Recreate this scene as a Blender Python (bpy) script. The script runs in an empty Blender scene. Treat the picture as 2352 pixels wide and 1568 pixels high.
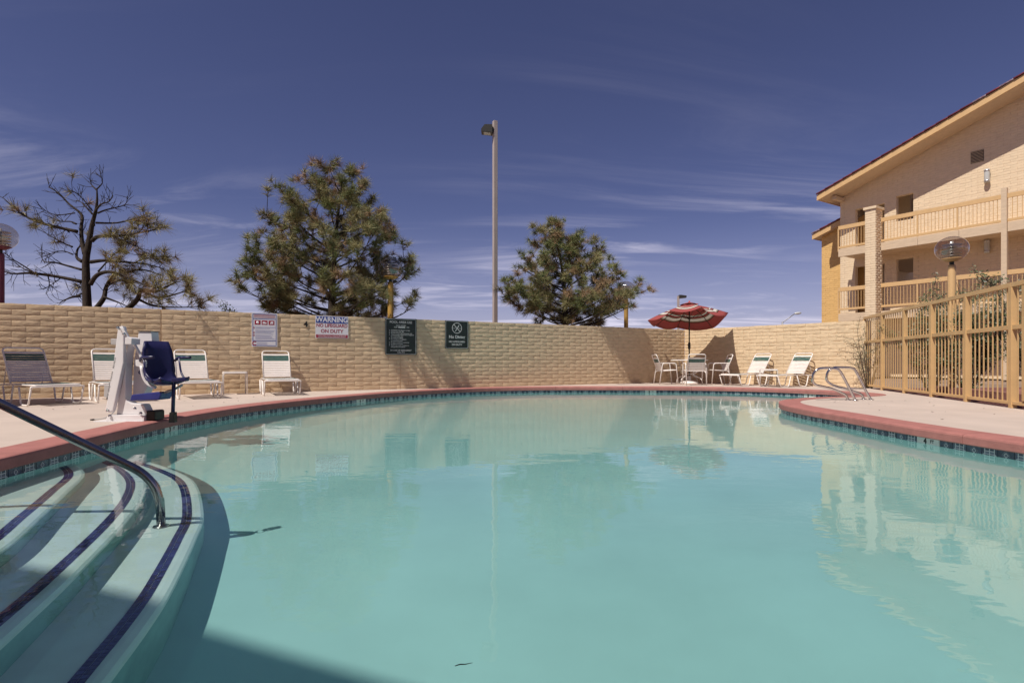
import bpy, bmesh, math, random
from math import sin, cos, pi, radians, sqrt, atan2
from mathutils import Vector, Matrix, noise
random.seed(7)
SC = bpy.context.scene
COL = SC.collection
# ------------------------------------------------------------------ camera
F, H0, CX, EYE = 1300.0, 830.0, 1176.0, 0.674      # focal length and horizon in picture units of 2352 across
cam = bpy.data.objects.new('camera', bpy.data.cameras.new('camera'))
COL.objects.link(cam)
cam.location = (0, 0, EYE)
cam.rotation_euler = (pi/2, 0, 0)
cam.data.lens = 36*F/2352
cam.data.shift_y = (H0-784)/2352
cam.data.clip_start = 0.05
cam.data.clip_end = 3000
SC.camera = cam
# ------------------------------------------------------------------ sun, sky, exposure
SUN_EL, SUN_AZ = radians(57), radians(225.5)          # azimuth clockwise from +Y
SUN = Vector((sin(SUN_AZ)*cos(SUN_EL), cos(SUN_AZ)*cos(SUN_EL), sin(SUN_EL)))
sd = bpy.data.lights.new('sun', 'SUN')
sd.energy = 4.4; sd.angle = radians(0.55); sd.color = (1.0, 0.94, 0.85)
sd.cycles.is_caustics_light = True; sd.cycles.use_multiple_importance_sampling = False
so = bpy.data.objects.new('sun', sd); COL.objects.link(so)
so.rotation_euler = SUN.to_track_quat('Z', 'Y').to_euler()
world = bpy.data.worlds.new('World'); SC.world = world; world.use_nodes = True
def build_world():
    nt = world.node_tree; N = nt.nodes; L = nt.links
    bg = N['Background']; bg.inputs[1].default_value = 0.055
    sky = N.new('ShaderNodeTexSky'); sky.sky_type = 'NISHITA'; sky.sun_disc = False
    sky.sun_elevation = SUN_EL; sky.sun_rotation = SUN_AZ; sky.altitude = 1600
    sky.ozone_density = 4.0; sky.dust_density = 0.5
    tint = N.new('ShaderNodeMix'); tint.data_type = 'RGBA'; tint.blend_type = 'MULTIPLY'
    tint.inputs[0].default_value = 1
    tint.inputs[7].default_value = (1.07, 0.80, 0.99, 1)
    L.new(sky.outputs[0], tint.inputs[6])
    tc = N.new('ShaderNodeTexCoord')
    sep = N.new('ShaderNodeSeparateXYZ'); L.new(tc.outputs['Generated'], sep.inputs[0])
    def math_(op, a, b=None, c=None):
        n = N.new('ShaderNodeMath'); n.operation = op
        for i, v in enumerate((a, b, c)):
            if v is None: continue
            if isinstance(v, (int, float)): n.inputs[i].default_value = v
            else: L.new(v, n.inputs[i])
        return n.outputs[0]
    zz = math_('ADD', math_('MAXIMUM', sep.outputs[2], 0.0), 0.10)
    px_ = math_('DIVIDE', sep.outputs[0], zz); py_ = math_('DIVIDE', sep.outputs[1], zz)
    cmb = N.new('ShaderNodeCombineXYZ'); L.new(px_, cmb.inputs[0]); L.new(py_, cmb.inputs[1])
    mp = N.new('ShaderNodeMapping'); L.new(cmb.outputs[0], mp.inputs[0])
    mp.inputs['Rotation'].default_value = (0, 0, radians(-52)); mp.inputs['Scale'].default_value = (0.42, 1.5, 1)
    n1 = N.new('ShaderNodeTexNoise'); L.new(mp.outputs[0], n1.inputs['Vector'])
    n1.inputs['Scale'].default_value = 1.1; n1.inputs['Detail'].default_value = 9; n1.inputs['Roughness'].default_value = 0.62; n1.inputs['Distortion'].default_value = 1.3
    n2 = N.new('ShaderNodeTexNoise'); L.new(cmb.outputs[0], n2.inputs['Vector'])
    n2.inputs['Scale'].default_value = 0.42; n2.inputs['Detail'].default_value = 2
    def ramp(src, a, b):
        r = N.new('ShaderNodeMapRange'); r.interpolation_type = 'SMOOTHSTEP'
        L.new(src, r.inputs[0]); r.inputs[1].default_value = a; r.inputs[2].default_value = b
        return r.outputs[0]
    wisps = ramp(n1.outputs[0], 0.45, 0.73)
    mask = math_('MAXIMUM', ramp(n2.outputs[0], 0.40, 0.64), math_('MULTIPLY', ramp(sep.outputs[2], 0.20, 0.03), 0.75))
    low = ramp(sep.outputs[2], 0.36, 0.05); veil = math_('MULTIPLY', ramp(sep.outputs[2], 0.26, -0.02), 0.24)
    c = math_('MULTIPLY', math_('MULTIPLY', wisps, mask), math_('ADD', math_('MULTIPLY', low, 0.9), 0.06))
    c = math_('MAXIMUM', c, veil) if False else math_('ADD', math_('MULTIPLY', c, 1.0), veil)
    mx = N.new('ShaderNodeMix'); mx.data_type = 'RGBA'; L.new(c, mx.inputs[0])
    L.new(tint.outputs[2], mx.inputs[6]); mx.inputs[7].default_value = (14.0, 13.2, 15.5, 1)
    L.new(mx.outputs[2], bg.inputs[0])
build_world()
SC.view_settings.view_transform = 'Standard'; SC.view_settings.look = 'None'
SC.view_settings.gamma = 1; SC.view_settings.exposure = 0.22; SC.view_settings.use_curve_mapping = False
SC.render.engine = 'CYCLES'
SC.cycles.max_bounces = 10; SC.cycles.transparent_max_bounces = 24; SC.cycles.glossy_bounces = 4; SC.cycles.transmission_bounces = 6
SC.cycles.caustics_reflective = True; SC.cycles.sample_clamp_indirect = 6.0; SC.cycles.blur_glossy = 0.3; SC.cycles.caustics_refractive = True
SC.cycles.use_denoising = True
# ------------------------------------------------------------------ helpers
def at(x, y, Y): return Vector(((x-CX)/F*Y, Y, EYE+(H0-y)/F*Y))
def tag(o, label=None, cat=None, group=None, kind=None):
    if label: o['label'] = label
    if cat: o['category'] = cat
    if group: o['group'] = group
    if kind: o['kind'] = kind
    return o
def link(name, data, parent=None, loc=None, rot=None):
    o = bpy.data.objects.new(name, data); COL.objects.link(o)
    if parent: o.parent = parent
    if loc is not None: o.location = loc
    if rot is not None: o.rotation_euler = rot
    return o
def thing(name, label, cat, loc=(0, 0, 0), rz=0, group=None):
    o = link(name, None, None, loc, (0, 0, rz)); o.empty_display_size = 0.1
    return tag(o, label, cat, group)
def copy_tree(o, parent=None):
    c = o.copy(); COL.objects.link(c)
    if parent: c.parent = parent
    for ch in list(o.children): copy_tree(ch, c)
    return c
class MB:
    def __init__(s): s.v = []; s.f = []; s.m = []; s.sm = []
    def add(s, vs, fs, mi=0, smooth=False):
        b = len(s.v); s.v += [tuple(v) for v in vs]
        for f in fs: s.f.append(tuple(i+b for i in f)); s.m.append(mi); s.sm.append(smooth)
        return s
    def box(s, c, d, rz=0, mi=0, M=None):
        x, y, z = d[0]/2, d[1]/2, d[2]/2
        vs = [Vector(p) for p in ((-x,-y,-z),(x,-y,-z),(x,y,-z),(-x,y,-z),(-x,-y,z),(x,-y,z),(x,y,z),(-x,y,z))]
        R = Matrix.Rotation(rz, 3, 'Z') if M is None else M
        vs = [R@v+Vector(c) for v in vs]
        return s.add(vs, [(0,3,2,1),(4,5,6,7),(0,1,5,4),(1,2,6,5),(2,3,7,6),(3,0,4,7)], mi)
    def bar(s, a, b, w, h, mi=0):
        a = Vector(a); b = Vector(b); d = b-a; L = d.length
        M = d.to_track_quat('X', 'Z').to_matrix()
        return s.box((a+b)/2, (L, w, h), M=M, mi=mi)
    def tube(s, pts, r, n=8, mi=0, closed=False, caps=True):
        pts = [Vector(p) for p in pts]; k = len(pts)
        rs = r if isinstance(r, (list, tuple)) else [r]*k
        vs = []; up = None
        for i, p in enumerate(pts):
            if closed: t = pts[(i+1) % k]-pts[i-1]
            else: t = pts[min(i+1, k-1)]-pts[max(i-1, 0)]
            t.normalize()
            if up is None:
                up = Vector((0, 0, 1)) if abs(t.z) < .9 else Vector((1, 0, 0))
            x = up.cross(t)
            if x.length < 1e-4: x = Vector((1, 0.1, 0)).cross(t)
            x.normalize(); y = t.cross(x); up = y
            for j in range(n):
                a = 2*pi*j/n; vs.append(p+(x*cos(a)+y*sin(a))*rs[i])
        fs = []
        for i in range(k if closed else k-1):
            i2 = (i+1) % k
            for j in range(n):
                j2 = (j+1) % n; fs.append((i*n+j, i*n+j2, i2*n+j2, i2*n+j))
        s.add(vs, fs, mi, True)
        if caps and not closed:
            b = len(s.v)-k*n
            s.f.append(tuple(b+j for j in reversed(range(n)))); s.m.append(mi); s.sm.append(False)
            s.f.append(tuple(b+(k-1)*n+j for j in range(n))); s.m.append(mi); s.sm.append(False)
        return s
    def lathe(s, prof, c=(0, 0, 0), n=24, mi=0, smooth=True):
        vs = []; c = Vector(c)
        for r, z in prof:
            for j in range(n): vs.append(c+Vector((r*cos(2*pi*j/n), r*sin(2*pi*j/n), z)))
        fs = []
        for i in range(len(prof)-1):
            for j in range(n):
                j2 = (j+1) % n; fs.append((i*n+j, i*n+j2, (i+1)*n+j2, (i+1)*n+j))
        return s.add(vs, fs, mi, smooth)
    def prism(s, poly, a, b, plane='xz', mi=0):
        """polygon (2d) extruded from a to b along the third axis"""
        def P(p, h): return (p[0], h, p[1]) if plane == 'xz' else (p[0], p[1], h)
        n = len(poly); vs = [P(p, a) for p in poly]+[P(p, b) for p in poly]
        fs = [tuple(range(n)), tuple(reversed(range(n, 2*n)))]
        for i in range(n): fs.append((i, i+n, (i+1) % n+n, (i+1) % n))
        return s.add(vs, fs, mi)
    def mesh(s, name, mats, bevel=0, recalc=True):
        me = bpy.data.meshes.new(name); me.from_pydata(s.v, [], s.f)
        for m in (mats if isinstance(mats, (list, tuple)) else [mats]): me.materials.append(m)
        me.polygons.foreach_set('material_index', s.m); me.polygons.foreach_set('use_smooth', s.sm)
        if recalc or bevel:
            bm = bmesh.new(); bm.from_mesh(me)
            if recalc: bmesh.ops.recalc_face_normals(bm, faces=bm.faces)
            if bevel:
                es = [e for e in bm.edges if len(e.link_faces) == 2 and e.calc_face_angle(0) > 0.5]
                bmesh.ops.bevel(bm, geom=es, offset=bevel, segments=2, profile=0.6, affect='EDGES')
            bm.to_mesh(me); bm.free()
        me.update(); return me
    def build(s, name, mats, parent=None, loc=None, rot=None, bevel=0, recalc=True):
        return link(name, s.mesh(name, mats, bevel, recalc), parent, loc, rot)
def bend(pts, r, n=6, closed=False):
    """rounds the corners of a polyline"""
    pts = [Vector(p) for p in pts]; out = []; k = len(pts)
    for i, p in enumerate(pts):
        if not closed and i in (0, k-1): out.append(p); continue
        a = pts[i-1]; b = pts[(i+1) % k]
        ra = min(r, (a-p).length*.49); rb = min(r, (b-p).length*.49)
        p0 = p+(a-p).normalized()*ra; p1 = p+(b-p).normalized()*rb
        for j in range(n+1):
            t = j/n; out.append(p0*(1-t)**2+p*2*t*(1-t)+p1*t*t)
    return out
def catmull(P, closed=False, n=8):
    P = [Vector(p) for p in P]; k = len(P); out = []
    for i in range(k if closed else k-1):
        if closed: a, b, c, d = P[i-1], P[i], P[(i+1) % k], P[(i+2) % k]
        else: a, b, c, d = P[max(i-1, 0)], P[i], P[i+1], P[min(i+2, k-1)]
        for j in range(n):
            t = j/n
            out.append(0.5*((2*b)+(c-a)*t+(2*a-5*b+4*c-d)*t*t+(3*b-a-3*c+d)*t**3))
    if not closed: out.append(P[-1])
    return out
def resample(P, step, closed=False):
    P = [Vector(p) for p in P]
    Q = P+[P[0]] if closed else P
    L = [0]
    for i in range(len(Q)-1): L.append(L[-1]+(Q[i+1]-Q[i]).length)
    n = max(2, round(L[-1]/step)); out = []; j = 0
    for i in range(n if closed else n+1):
        d = L[-1]*i/n
        while j < len(Q)-2 and L[j+1] < d: j += 1
        out.append(Q[j].lerp(Q[j+1], (d-L[j])/max(L[j+1]-L[j], 1e-9)))
    return out
# ------------------------------------------------------------------ materials
def mat(name, col, rough=0.6, metal=0.0, var=0.0, vscale=8, bump=0.0, bscale=40, col2=None, stretch=(1, 1, 1), spec=0.4, rnd=0.0, coat=0.0, detail=4):
    m = bpy.data.materials.new(name); m.use_nodes = True
    nt = m.node_tree; N = nt.nodes; L = nt.links; b = N['Principled BSDF']
    b.inputs['Base Color'].default_value = (*col, 1); b.inputs['Roughness'].default_value = rough
    b.inputs['Metallic'].default_value = metal; b.inputs['Specular IOR Level'].default_value = spec
    if coat: b.inputs['Coat Weight'].default_value = coat; b.inputs['Coat Roughness'].default_value = 0.08
    if var or bump:
        tc = N.new('ShaderNodeTexCoord'); mp = N.new('ShaderNodeMapping'); L.new(tc.outputs['Object'], mp.inputs[0])
        mp.inputs['Scale'].default_value = stretch
        if rnd:
            oi = N.new('ShaderNodeObjectInfo'); vm = N.new('ShaderNodeVectorMath'); vm.operation = 'SCALE'
            vm.inputs[0].default_value = (13, 7, 5); L.new(oi.outputs['Random'], vm.inputs['Scale']); L.new(vm.outputs[0], mp.inputs['Location'])
    if var:
        n = N.new('ShaderNodeTexNoise'); L.new(mp.outputs[0], n.inputs['Vector'])
        n.inputs['Scale'].default_value = vscale; n.inputs['Detail'].default_value = detail; n.inputs['Roughness'].default_value = 0.6
        r = N.new('ShaderNodeMapRange'); L.new(n.outputs[0], r.inputs[0]); r.inputs[1].default_value = 0.3; r.inputs[2].default_value = 0.7
        mx = N.new('ShaderNodeMix'); mx.data_type = 'RGBA'; L.new(r.outputs[0], mx.inputs[0])
        c2 = col2 or tuple(c*(1+var) for c in col)
        mx.inputs[6].default_value = (*(tuple(c*(1-var) for c in col) if col2 is None else col), 1); mx.inputs[7].default_value = (*c2, 1)
        out = mx.outputs[2]
        if rnd:
            hs = N.new('ShaderNodeHueSaturation'); L.new(out, hs.inputs['Color'])
            mr = N.new('ShaderNodeMapRange'); L.new(oi.outputs['Random'], mr.inputs[0]); mr.inputs[3].default_value = 1-rnd; mr.inputs[4].default_value = 1+rnd
            L.new(mr.outputs[0], hs.inputs['Value']); out = hs.outputs[0]
        L.new(out, b.inputs['Base Color'])
    if bump:
        n2 = N.new('ShaderNodeTexNoise'); L.new(mp.outputs[0], n2.inputs['Vector'])
        n2.inputs['Scale'].default_value = bscale; n2.inputs['Detail'].default_value = 6
        bp = N.new('ShaderNodeBump'); bp.inputs['Strength'].default_value = 0.8; bp.inputs['Distance'].default_value = bump
        L.new(n2.outputs[0], bp.inputs['Height']); L.new(bp.outputs[0], b.inputs['Normal'])
    return m
M = {}
M['block'] = mat('painted_slump_block', (.67,.51,.335), .85, var=.09, vscale=9, bump=.012, bscale=17, stretch=(.6,1,1.4), rnd=.05, spec=.2)
M['block_core'] = mat('painted_mortar', (.70,.53,.345), .9, var=.08, vscale=6, bump=.004, bscale=60, spec=.2)
M['cream_block'] = mat('cream_painted_block', (.72,.57,.395), .85, var=.05, vscale=5, bump=.006, bscale=16, rnd=.02, spec=.2)
M['cream_core'] = mat('cream_painted_mortar', (.67,.53,.37), .9, var=.06, vscale=6, bump=.004, bscale=60, spec=.2)
M['ochre_block'] = mat('ochre_painted_block', (.66,.42,.17), .85, var=.05, vscale=7, bump=.010, bscale=20, rnd=.04, spec=.2)
M['ochre_core'] = mat('ochre_painted_mortar', (.60,.37,.14), .9, var=.06, vscale=6, spec=.2)
M['trim'] = mat('tan_painted_trim', (.62,.40,.19), .6, var=.06, vscale=5)
M['beam'] = mat('cream_painted_wood', (.60,.46,.32), .7, var=.10, vscale=3, stretch=(1,6,6), bump=.002, bscale=30)
M['fence'] = mat('tan_painted_steel', (.58,.37,.17), .55, var=.10, vscale=4, bump=.0008, bscale=60)
M['rooftile'] = mat('maroon_roof_tile', (.16,.030,.035), .55, var=.25, vscale=9, rnd=.25)
M['rooftile_silver'] = mat('silvered_roof_tile', (.42,.40,.44), .5, var=.4, vscale=9, col2=(.16,.04,.05))
M['dark'] = mat('dark_opening', (.035,.03,.028), .9)
M['deck'] = mat('pool_deck_concrete', (.50,.41,.355), .9, var=.09, vscale=1.1, bump=.003, bscale=120, spec=.2, detail=9)
M['coping'] = mat('pink_coping', (.36,.148,.130), .75, var=.13, vscale=7, bump=.004, bscale=70, spec=.3, rnd=.05)
M['plaster'] = mat('pool_plaster', (.37,.56,.55), .8, var=.07, vscale=.9, spec=.2, detail=9)
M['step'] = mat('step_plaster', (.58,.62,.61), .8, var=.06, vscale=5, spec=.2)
M['riser_shade'] = mat('shaded_riser_plaster', (.22,.36,.35), .8, var=.15, vscale=4, spec=.2)  # shade on the risers is put into this deeper teal
M['grout'] = mat('tile_grout', (.30,.32,.33), .8, var=.1, vscale=20)
M['tile_dark'] = mat('glazed_slate_tile', (.065,.085,.125), .18, var=.3, vscale=30, rnd=.2)
M['tile_mid'] = mat('glazed_grey_tile', (.16,.19,.24), .2)
M['tile_line'] = mat('tile_white_line', (.55,.58,.60), .3)
M['tile_blue'] = mat('cobalt_mosaic_tile', (.030,.030,.105), .25, var=.3, vscale=40, rnd=.35)
M['tile_white'] = mat('white_marker_tile', (.68,.68,.64), .3, var=.06, vscale=20)
M['ink'] = mat('black_ink', (.012,.012,.014), .5)
M['white_tube'] = mat('white_powdercoat', (.78,.72,.68), .35, var=.04, vscale=6)
M['strap'] = mat('white_vinyl_strap', (.76,.69,.65), .45, var=.05, vscale=12)
M['green_strap'] = mat('green_vinyl_strap', (.045,.115,.105), .4, var=.1, vscale=12)
M['white_paint'] = mat('white_lift_paint', (.74,.71,.72), .35, var=.05, vscale=4)
M['grey_paint'] = mat('grey_lift_plastic', (.42,.40,.40), .5, var=.05)
M['navy'] = mat('navy_plastic', (.020,.020,.075), .32, var=.15, vscale=5)
M['blue'] = mat('blue_plastic', (.035,.040,.19), .3, var=.1, vscale=5)
M['black'] = mat('black_plastic', (.012,.012,.013), .45)
M['chrome'] = mat('stainless_steel', (.62,.60,.60), .13, metal=1.0, var=.06, vscale=10)
M['rail'] = mat('worn_steel_rail', (.36,.335,.33), .20, metal=1.0, var=.12, vscale=6)
M['bark'] = mat('pine_bark', (.045,.034,.028), .9, var=.4, vscale=8, stretch=(1,1,.3), bump=.02, bscale=18, spec=.15)
M['needle_g'] = mat('green_needles', (.185,.195,.075), .55, var=.35, vscale=2.2, spec=.3)
M['needle_o'] = mat('olive_needles', (.26,.225,.105), .6, var=.3, vscale=2.2, spec=.3)
M['needle_b'] = mat('dry_needles', (.29,.19,.11), .7, var=.3, vscale=2.2, spec=.2)
M['needle_y'] = mat('pale_needles', (.31,.26,.125), .6, var=.3, vscale=2.2, spec=.3)
M['leaf'] = mat('shrub_leaf', (.060,.080,.028), .45, var=.4, vscale=3, spec=.4)
M['leaf_l'] = mat('pale_shrub_leaf', (.17,.17,.10), .5, var=.3, vscale=3, spec=.4)
M['twig'] = mat('shrub_twig', (.10,.07,.05), .8)
M['lamp_pole'] = mat('mustard_lamp_pole', (.40,.23,.055), .55, var=.35, vscale=7, stretch=(1,1,.25), bump=.003, bscale=14)
M['lamp_pole_t'] = mat('tan_lamp_pole', (.60,.38,.18), .5, var=.06, vscale=4)
M['lamp_pole_m'] = mat('maroon_lamp_pole', (.20,.05,.075), .5, var=.1, vscale=4)
M['light_pole'] = mat('taupe_light_pole', (.40,.33,.30), .5, var=.06, vscale=3)
M['bronze'] = mat('dark_bronze', (.035,.032,.026), .45)
M['galv'] = mat('galvanised_steel', (.35,.34,.34), .45, metal=.6)
M['lens'] = mat('lamp_lens', (.5,.5,.48), .3)
M['louver'] = mat('silver_louver', (.55,.55,.57), .3, metal=.8)
M['dirt'] = mat('dry_dirt', (.26,.19,.145), .95, var=.25, vscale=.7, bump=.03, bscale=9, spec=.1, detail=9)
M['gravel'] = mat('red_gravel_bed', (.185,.085,.075), .95, var=.5, vscale=30, bump=.03, bscale=45, spec=.15)
M['stone'] = mat('red_boulder', (.24,.12,.10), .9, var=.35, vscale=4, bump=.03, bscale=8, spec=.15)
M['umb_red'] = mat('red_canvas', (.45,.11,.105), .8, var=.1, vscale=20, spec=.2)
M['sign_white'] = mat('sign_white', (.80,.78,.82), .35)
M['sign_blue'] = mat('sign_blue', (.035,.07,.32), .35)
M['sign_red'] = mat('sign_red', (.36,.018,.045), .4)
M['sign_green'] = mat('sign_green', (.010,.022,.018), .3)
M['sign_grey'] = mat('sign_pale_lettering', (.60,.62,.60), .4)
M['sign_lilac'] = mat('sign_faded_print', (.42,.42,.60), .4)
def plain_transp(name, tint, glossy_rough=0.03, f0=0.04, gain=0.96):
    """thin clear sheet: transparent plus a Fresnel mirror"""
    m = bpy.data.materials.new(name); m.use_nodes = True
    nt = m.node_tree; N = nt.nodes; L = nt.links; N.remove(N['Principled BSDF'])
    out = N['Material Output']
    tr = N.new('ShaderNodeBsdfTransparent'); tr.inputs[0].default_value = (*tint, 1)
    gl = N.new('ShaderNodeBsdfGlossy'); gl.inputs['Roughness'].default_value = glossy_rough; gl.inputs[0].default_value = (1, 1, 1, 1)
    ge = N.new('ShaderNodeNewGeometry'); dt = N.new('ShaderNodeVectorMath'); dt.operation = 'DOT_PRODUCT'
    L.new(ge.outputs['Incoming'], dt.inputs[0]); L.new(ge.outputs['Normal'], dt.inputs[1])
    def math_(op, a, b=None):
        n = N.new('ShaderNodeMath'); n.operation = op
        for i, v in enumerate((a, b)):
            if v is None: continue
            if isinstance(v, (int, float)): n.inputs[i].default_value = v
            else: L.new(v, n.inputs[i])
        return n.outputs[0]
    k = math_('ABSOLUTE', dt.outputs['Value'])
    k = math_('POWER', math_('SUBTRACT', 1.0, k), 5.0)
    k = math_('ADD', math_('MULTIPLY', k, gain), f0)
    mx = N.new('ShaderNodeMixShader'); L.new(k, mx.inputs[0]); L.new(tr.outputs[0], mx.inputs[1]); L.new(gl.outputs[0], mx.inputs[2])
    L.new(mx.outputs[0], out.inputs[0])
    return m, N, L, gl
M['globe'], *_ = plain_transp('smoky_globe', (.83,.79,.75), .05, .11)
def make_water():
    m, N, L, gl = plain_transp('pool_water', (.97,.99,.99), 0.0, .02, .90)
    fr_ = N.new('ShaderNodeFresnel'); fr_.inputs['IOR'].default_value = 1.33; L.new(fr_.outputs[0], N['Material Output'].inputs[0].links[0].from_node.inputs[0])
    rf = N.new('ShaderNodeBsdfRefraction'); rf.inputs['IOR'].default_value = 1.33; rf.inputs['Roughness'].default_value = 0; rf.inputs['Color'].default_value = (.87, .985, .975, 1)
    mx_ = N['Material Output'].inputs[0].links[0].from_node; L.new(rf.outputs[0], mx_.inputs[1])
    tc = N.new('ShaderNodeTexCoord'); hs = []
    for sc, st, wgt in ((1.1, (1, 1.6, 1), 1.0), (3.6, (1, 1.8, 1), .32), (10, (1, 1.7, 1), .07)):
        mp = N.new('ShaderNodeMapping'); L.new(tc.outputs['Object'], mp.inputs[0]); mp.inputs['Scale'].default_value = st
        mp.inputs['Rotation'].default_value = (0, 0, .3*sc)
        n = N.new('ShaderNodeTexNoise'); L.new(mp.outputs[0], n.inputs['Vector']); n.inputs['Scale'].default_value = sc; n.inputs['Detail'].default_value = 2
        ml = N.new('ShaderNodeMath'); ml.operation = 'MULTIPLY'; L.new(n.outputs[0], ml.inputs[0]); ml.inputs[1].default_value = wgt; hs.append(ml.outputs[0])
    a = N.new('ShaderNodeMath'); L.new(hs[0], a.inputs[0]); L.new(hs[1], a.inputs[1])
    b = N.new('ShaderNodeMath'); L.new(a.outputs[0], b.inputs[0]); L.new(hs[2], b.inputs[1])
    bp = N.new('ShaderNodeBump'); bp.inputs['Strength'].default_value = 1; bp.inputs['Distance'].default_value = .0045
    L.new(b.outputs[0], bp.inputs['Height']); L.new(bp.outputs[0], gl.inputs['Normal'])
    return m
M['water'] = make_water()
# ------------------------------------------------------------------ site layout
WALL_H = 17*0.1016
W0 = Vector((-4.59, 12.79, 0)); WD = Vector((.867, .499, 0)).normalized(); WN = Vector((WD.y, -WD.x, 0))   # long wall and its pool side normal
CORNER = W0+WD*11.885
R1 = Vector((8.97, 14.58, 0)); RD = (R1-CORNER).normalized(); RN = Vector((RD.y, -RD.x, 0))
RLEN = (R1-CORNER).length
FD = Vector((-.273, -.962, 0)).normalized()            # fence runs from R1 towards the viewer
def wall_t(x):                                          # distance along the long wall seen at picture column x
    u = (x-CX)/F
    return (u*W0.y-W0.x)/(WD.x-u*WD.y)
def wall_pt(x, y, off=0.0):
    t = wall_t(x); p = W0+WD*t; q = p+WN*off
    return Vector((q.x, q.y, EYE+(H0-y)/F*p.y))
# pool outline at the water line
WZ = -0.157
PO = [(-3.45,3.2),(-3.72,4.6),(-3.9,5.6),(-4.05,6.6),(-4.08,7.6),(-4.0,8.6),(-3.72,9.8),(-3.1,11.5),(-2.25,13.05),(-.8,14.5),(1.0,15.15),(3.0,15.15),(4.9,14.9),(6.2,14.25),(7.0,13.4),(7.45,12.4),(7.3,11.55),(6.6,11.05),(5.6,10.6),(4.8,9.95),(4.36,9.1),(4.22,8.2),(4.2,7.2),(4.18,6.4),(4.2,5.5),(4.3,4.5),(4.4,3.2),(4.2,1.9),(3.1,.95),(0.5,.75),(-1.6,.8),(-2.9,1.5)]
PO = catmull([(x, y, 0) for x, y in PO], True, 8)
PO = resample(PO, 0.15, True)
NP = len(PO)
PN = []                                                 # outward normals (outline runs clockwise seen from above)
for i in range(NP):
    t = PO[(i+1) % NP]-PO[i-1]; PN.append(Vector((-t.y, t.x, 0)).normalized())
def offset(d):
    return [PO[i]+PN[i]*d for i in range(NP)]
def fill(outer, holes, z, name, m, parent=None):
    bm = bmesh.new(); edges = []
    for loop in [outer]+holes:
        vs = [bm.verts.new((p[0], p[1], z)) for p in loop]
        for i in range(len(vs)): edges.append(bm.edges.new((vs[i], vs[(i+1) % len(vs)])))
    bmesh.ops.triangle_fill(bm, use_beauty=True, use_dissolve=False, edges=edges)
    bmesh.ops.recalc_face_normals(bm, faces=bm.faces)
    if bm.faces and sum(f.normal.z for f in bm.faces) < 0: bmesh.ops.reverse_faces(bm, faces=bm.faces)
    me = bpy.data.meshes.new(name); bm.to_mesh(me); bm.free(); me.materials.append(m)
    return link(name, me, parent)
# ground to the horizon (with the pool yard cut out), deck, gravel beds
YARD = [W0-WD*22, CORNER, R1, R1+FD*17.5, Vector((4.0,-6,0)), Vector((-16,-6,0))]
yard_out = [YARD[0]-WN*.05, CORNER-WN*.05-RN*.05, R1-RN*.05+Vector((.12,0,0)), YARD[3]+Vector((.12,0,0)), YARD[4], YARD[5]]
deck = fill(yard_out, [offset(.27)], 0.0, 'pool_deck', M['deck']); tag(deck, kind='structure')
g = fill([(-900,-700),(900,-700),(900,1500),(-900,1500)], [[(p.x, p.y) for p in yard_out]], -0.06, 'ground', M['dirt']); tag(g, kind='structure')
gb = fill([R1+Vector((.13,.3,0)), R1+Vector((9,1.5,0)), R1+Vector((9,-14,0)), R1+FD*15+Vector((.13,0,0))], [], -0.035, 'gravel_bed', M['gravel']); tag(gb, kind='structure')
# coping in cast sections
prof = [(.03,-.095),(-.030,-.095),(-.040,-.086),(-.042,-.022),(-.036,-.006),(-.018,.002),(.03,.006),(.285,.005),(.285,-.095)]
cop = link('pool_coping', None); tag(cop, kind='structure')
SEC = 12
for k in range(0, NP, SEC):
    n = min(SEC, NP-k)
    if n < 2: continue
    rows = []
    for j in range(n+1):
        i = (k+j) % NP; p = PO[i].copy()
        if j == 0: p = p.lerp(PO[(i+1) % NP], .018)
        if j == n: p = p.lerp(PO[i-1], .018)
        rows.append([p+PN[i]*d+Vector((0, 0, z)) for d, z in prof])
    mb = MB(); q = len(prof)
    vs = [v for r in rows for v in r]; fs = []
    for j in range(n):
        for a in range(q): fs.append((j*q+a, j*q+(a+1) % q, (j+1)*q+(a+1) % q, (j+1)*q+a))
    mb.add(vs, fs, 0, False); mb.add(rows[0], [tuple(range(q))]); mb.add(rows[-1], [tuple(reversed(range(q)))])
    mb.build('coping_section', M['coping'], cop)
# shell: grout band behind the tiles, plaster walls, floor
def floor_z(p): return -1.30-0.10*max(0.0, min(1.0, (p.x+2.5)/5.0))-0.22*max(0.0, min(1.0, (p.y-6.5)/5.0))
def ring(zs, name, m, d=0.0):
    mb = MB(); P = offset(d); vs = []
    for z in zs: vs += [(p.x, p.y, z if z is not None else floor_z(p)) for p in P]
    fs = [(a*NP+i, a*NP+(i+1) % NP, (a+1)*NP+(i+1) % NP, (a+1)*NP+i) for a in range(len(zs)-1) for i in range(NP)]
    mb.add(vs, fs, 0, True)
    return mb.build(name, m)
def build_shell():                                       # vertical under the tiles, then coved into the floor
    mb = MB(); rows = [(-.178, 0), (-.42, 0), (-.62, -.07), (-.86, -.20), (-1.08, -.38), (-1.24, -.62), (None, -.95)]; vs = []
    for z, d in rows:
        P = offset(d); vs += [(p.x, p.y, floor_z(p) if z is None else max(z, floor_z(p))) for p in P]
    mb.add(vs, [(a*NP+i, a*NP+(i+1) % NP, (a+1)*NP+(i+1) % NP, (a+1)*NP+i) for a in range(len(rows)-1) for i in range(NP)], 0, True)
    return mb.build('pool_shell', M['plaster'])
shell = build_shell(); tag(shell, kind='structure')
band = ring([-.09, -.182], 'tile_band', M['grout'], .006); tag(band, kind='structure')
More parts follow.
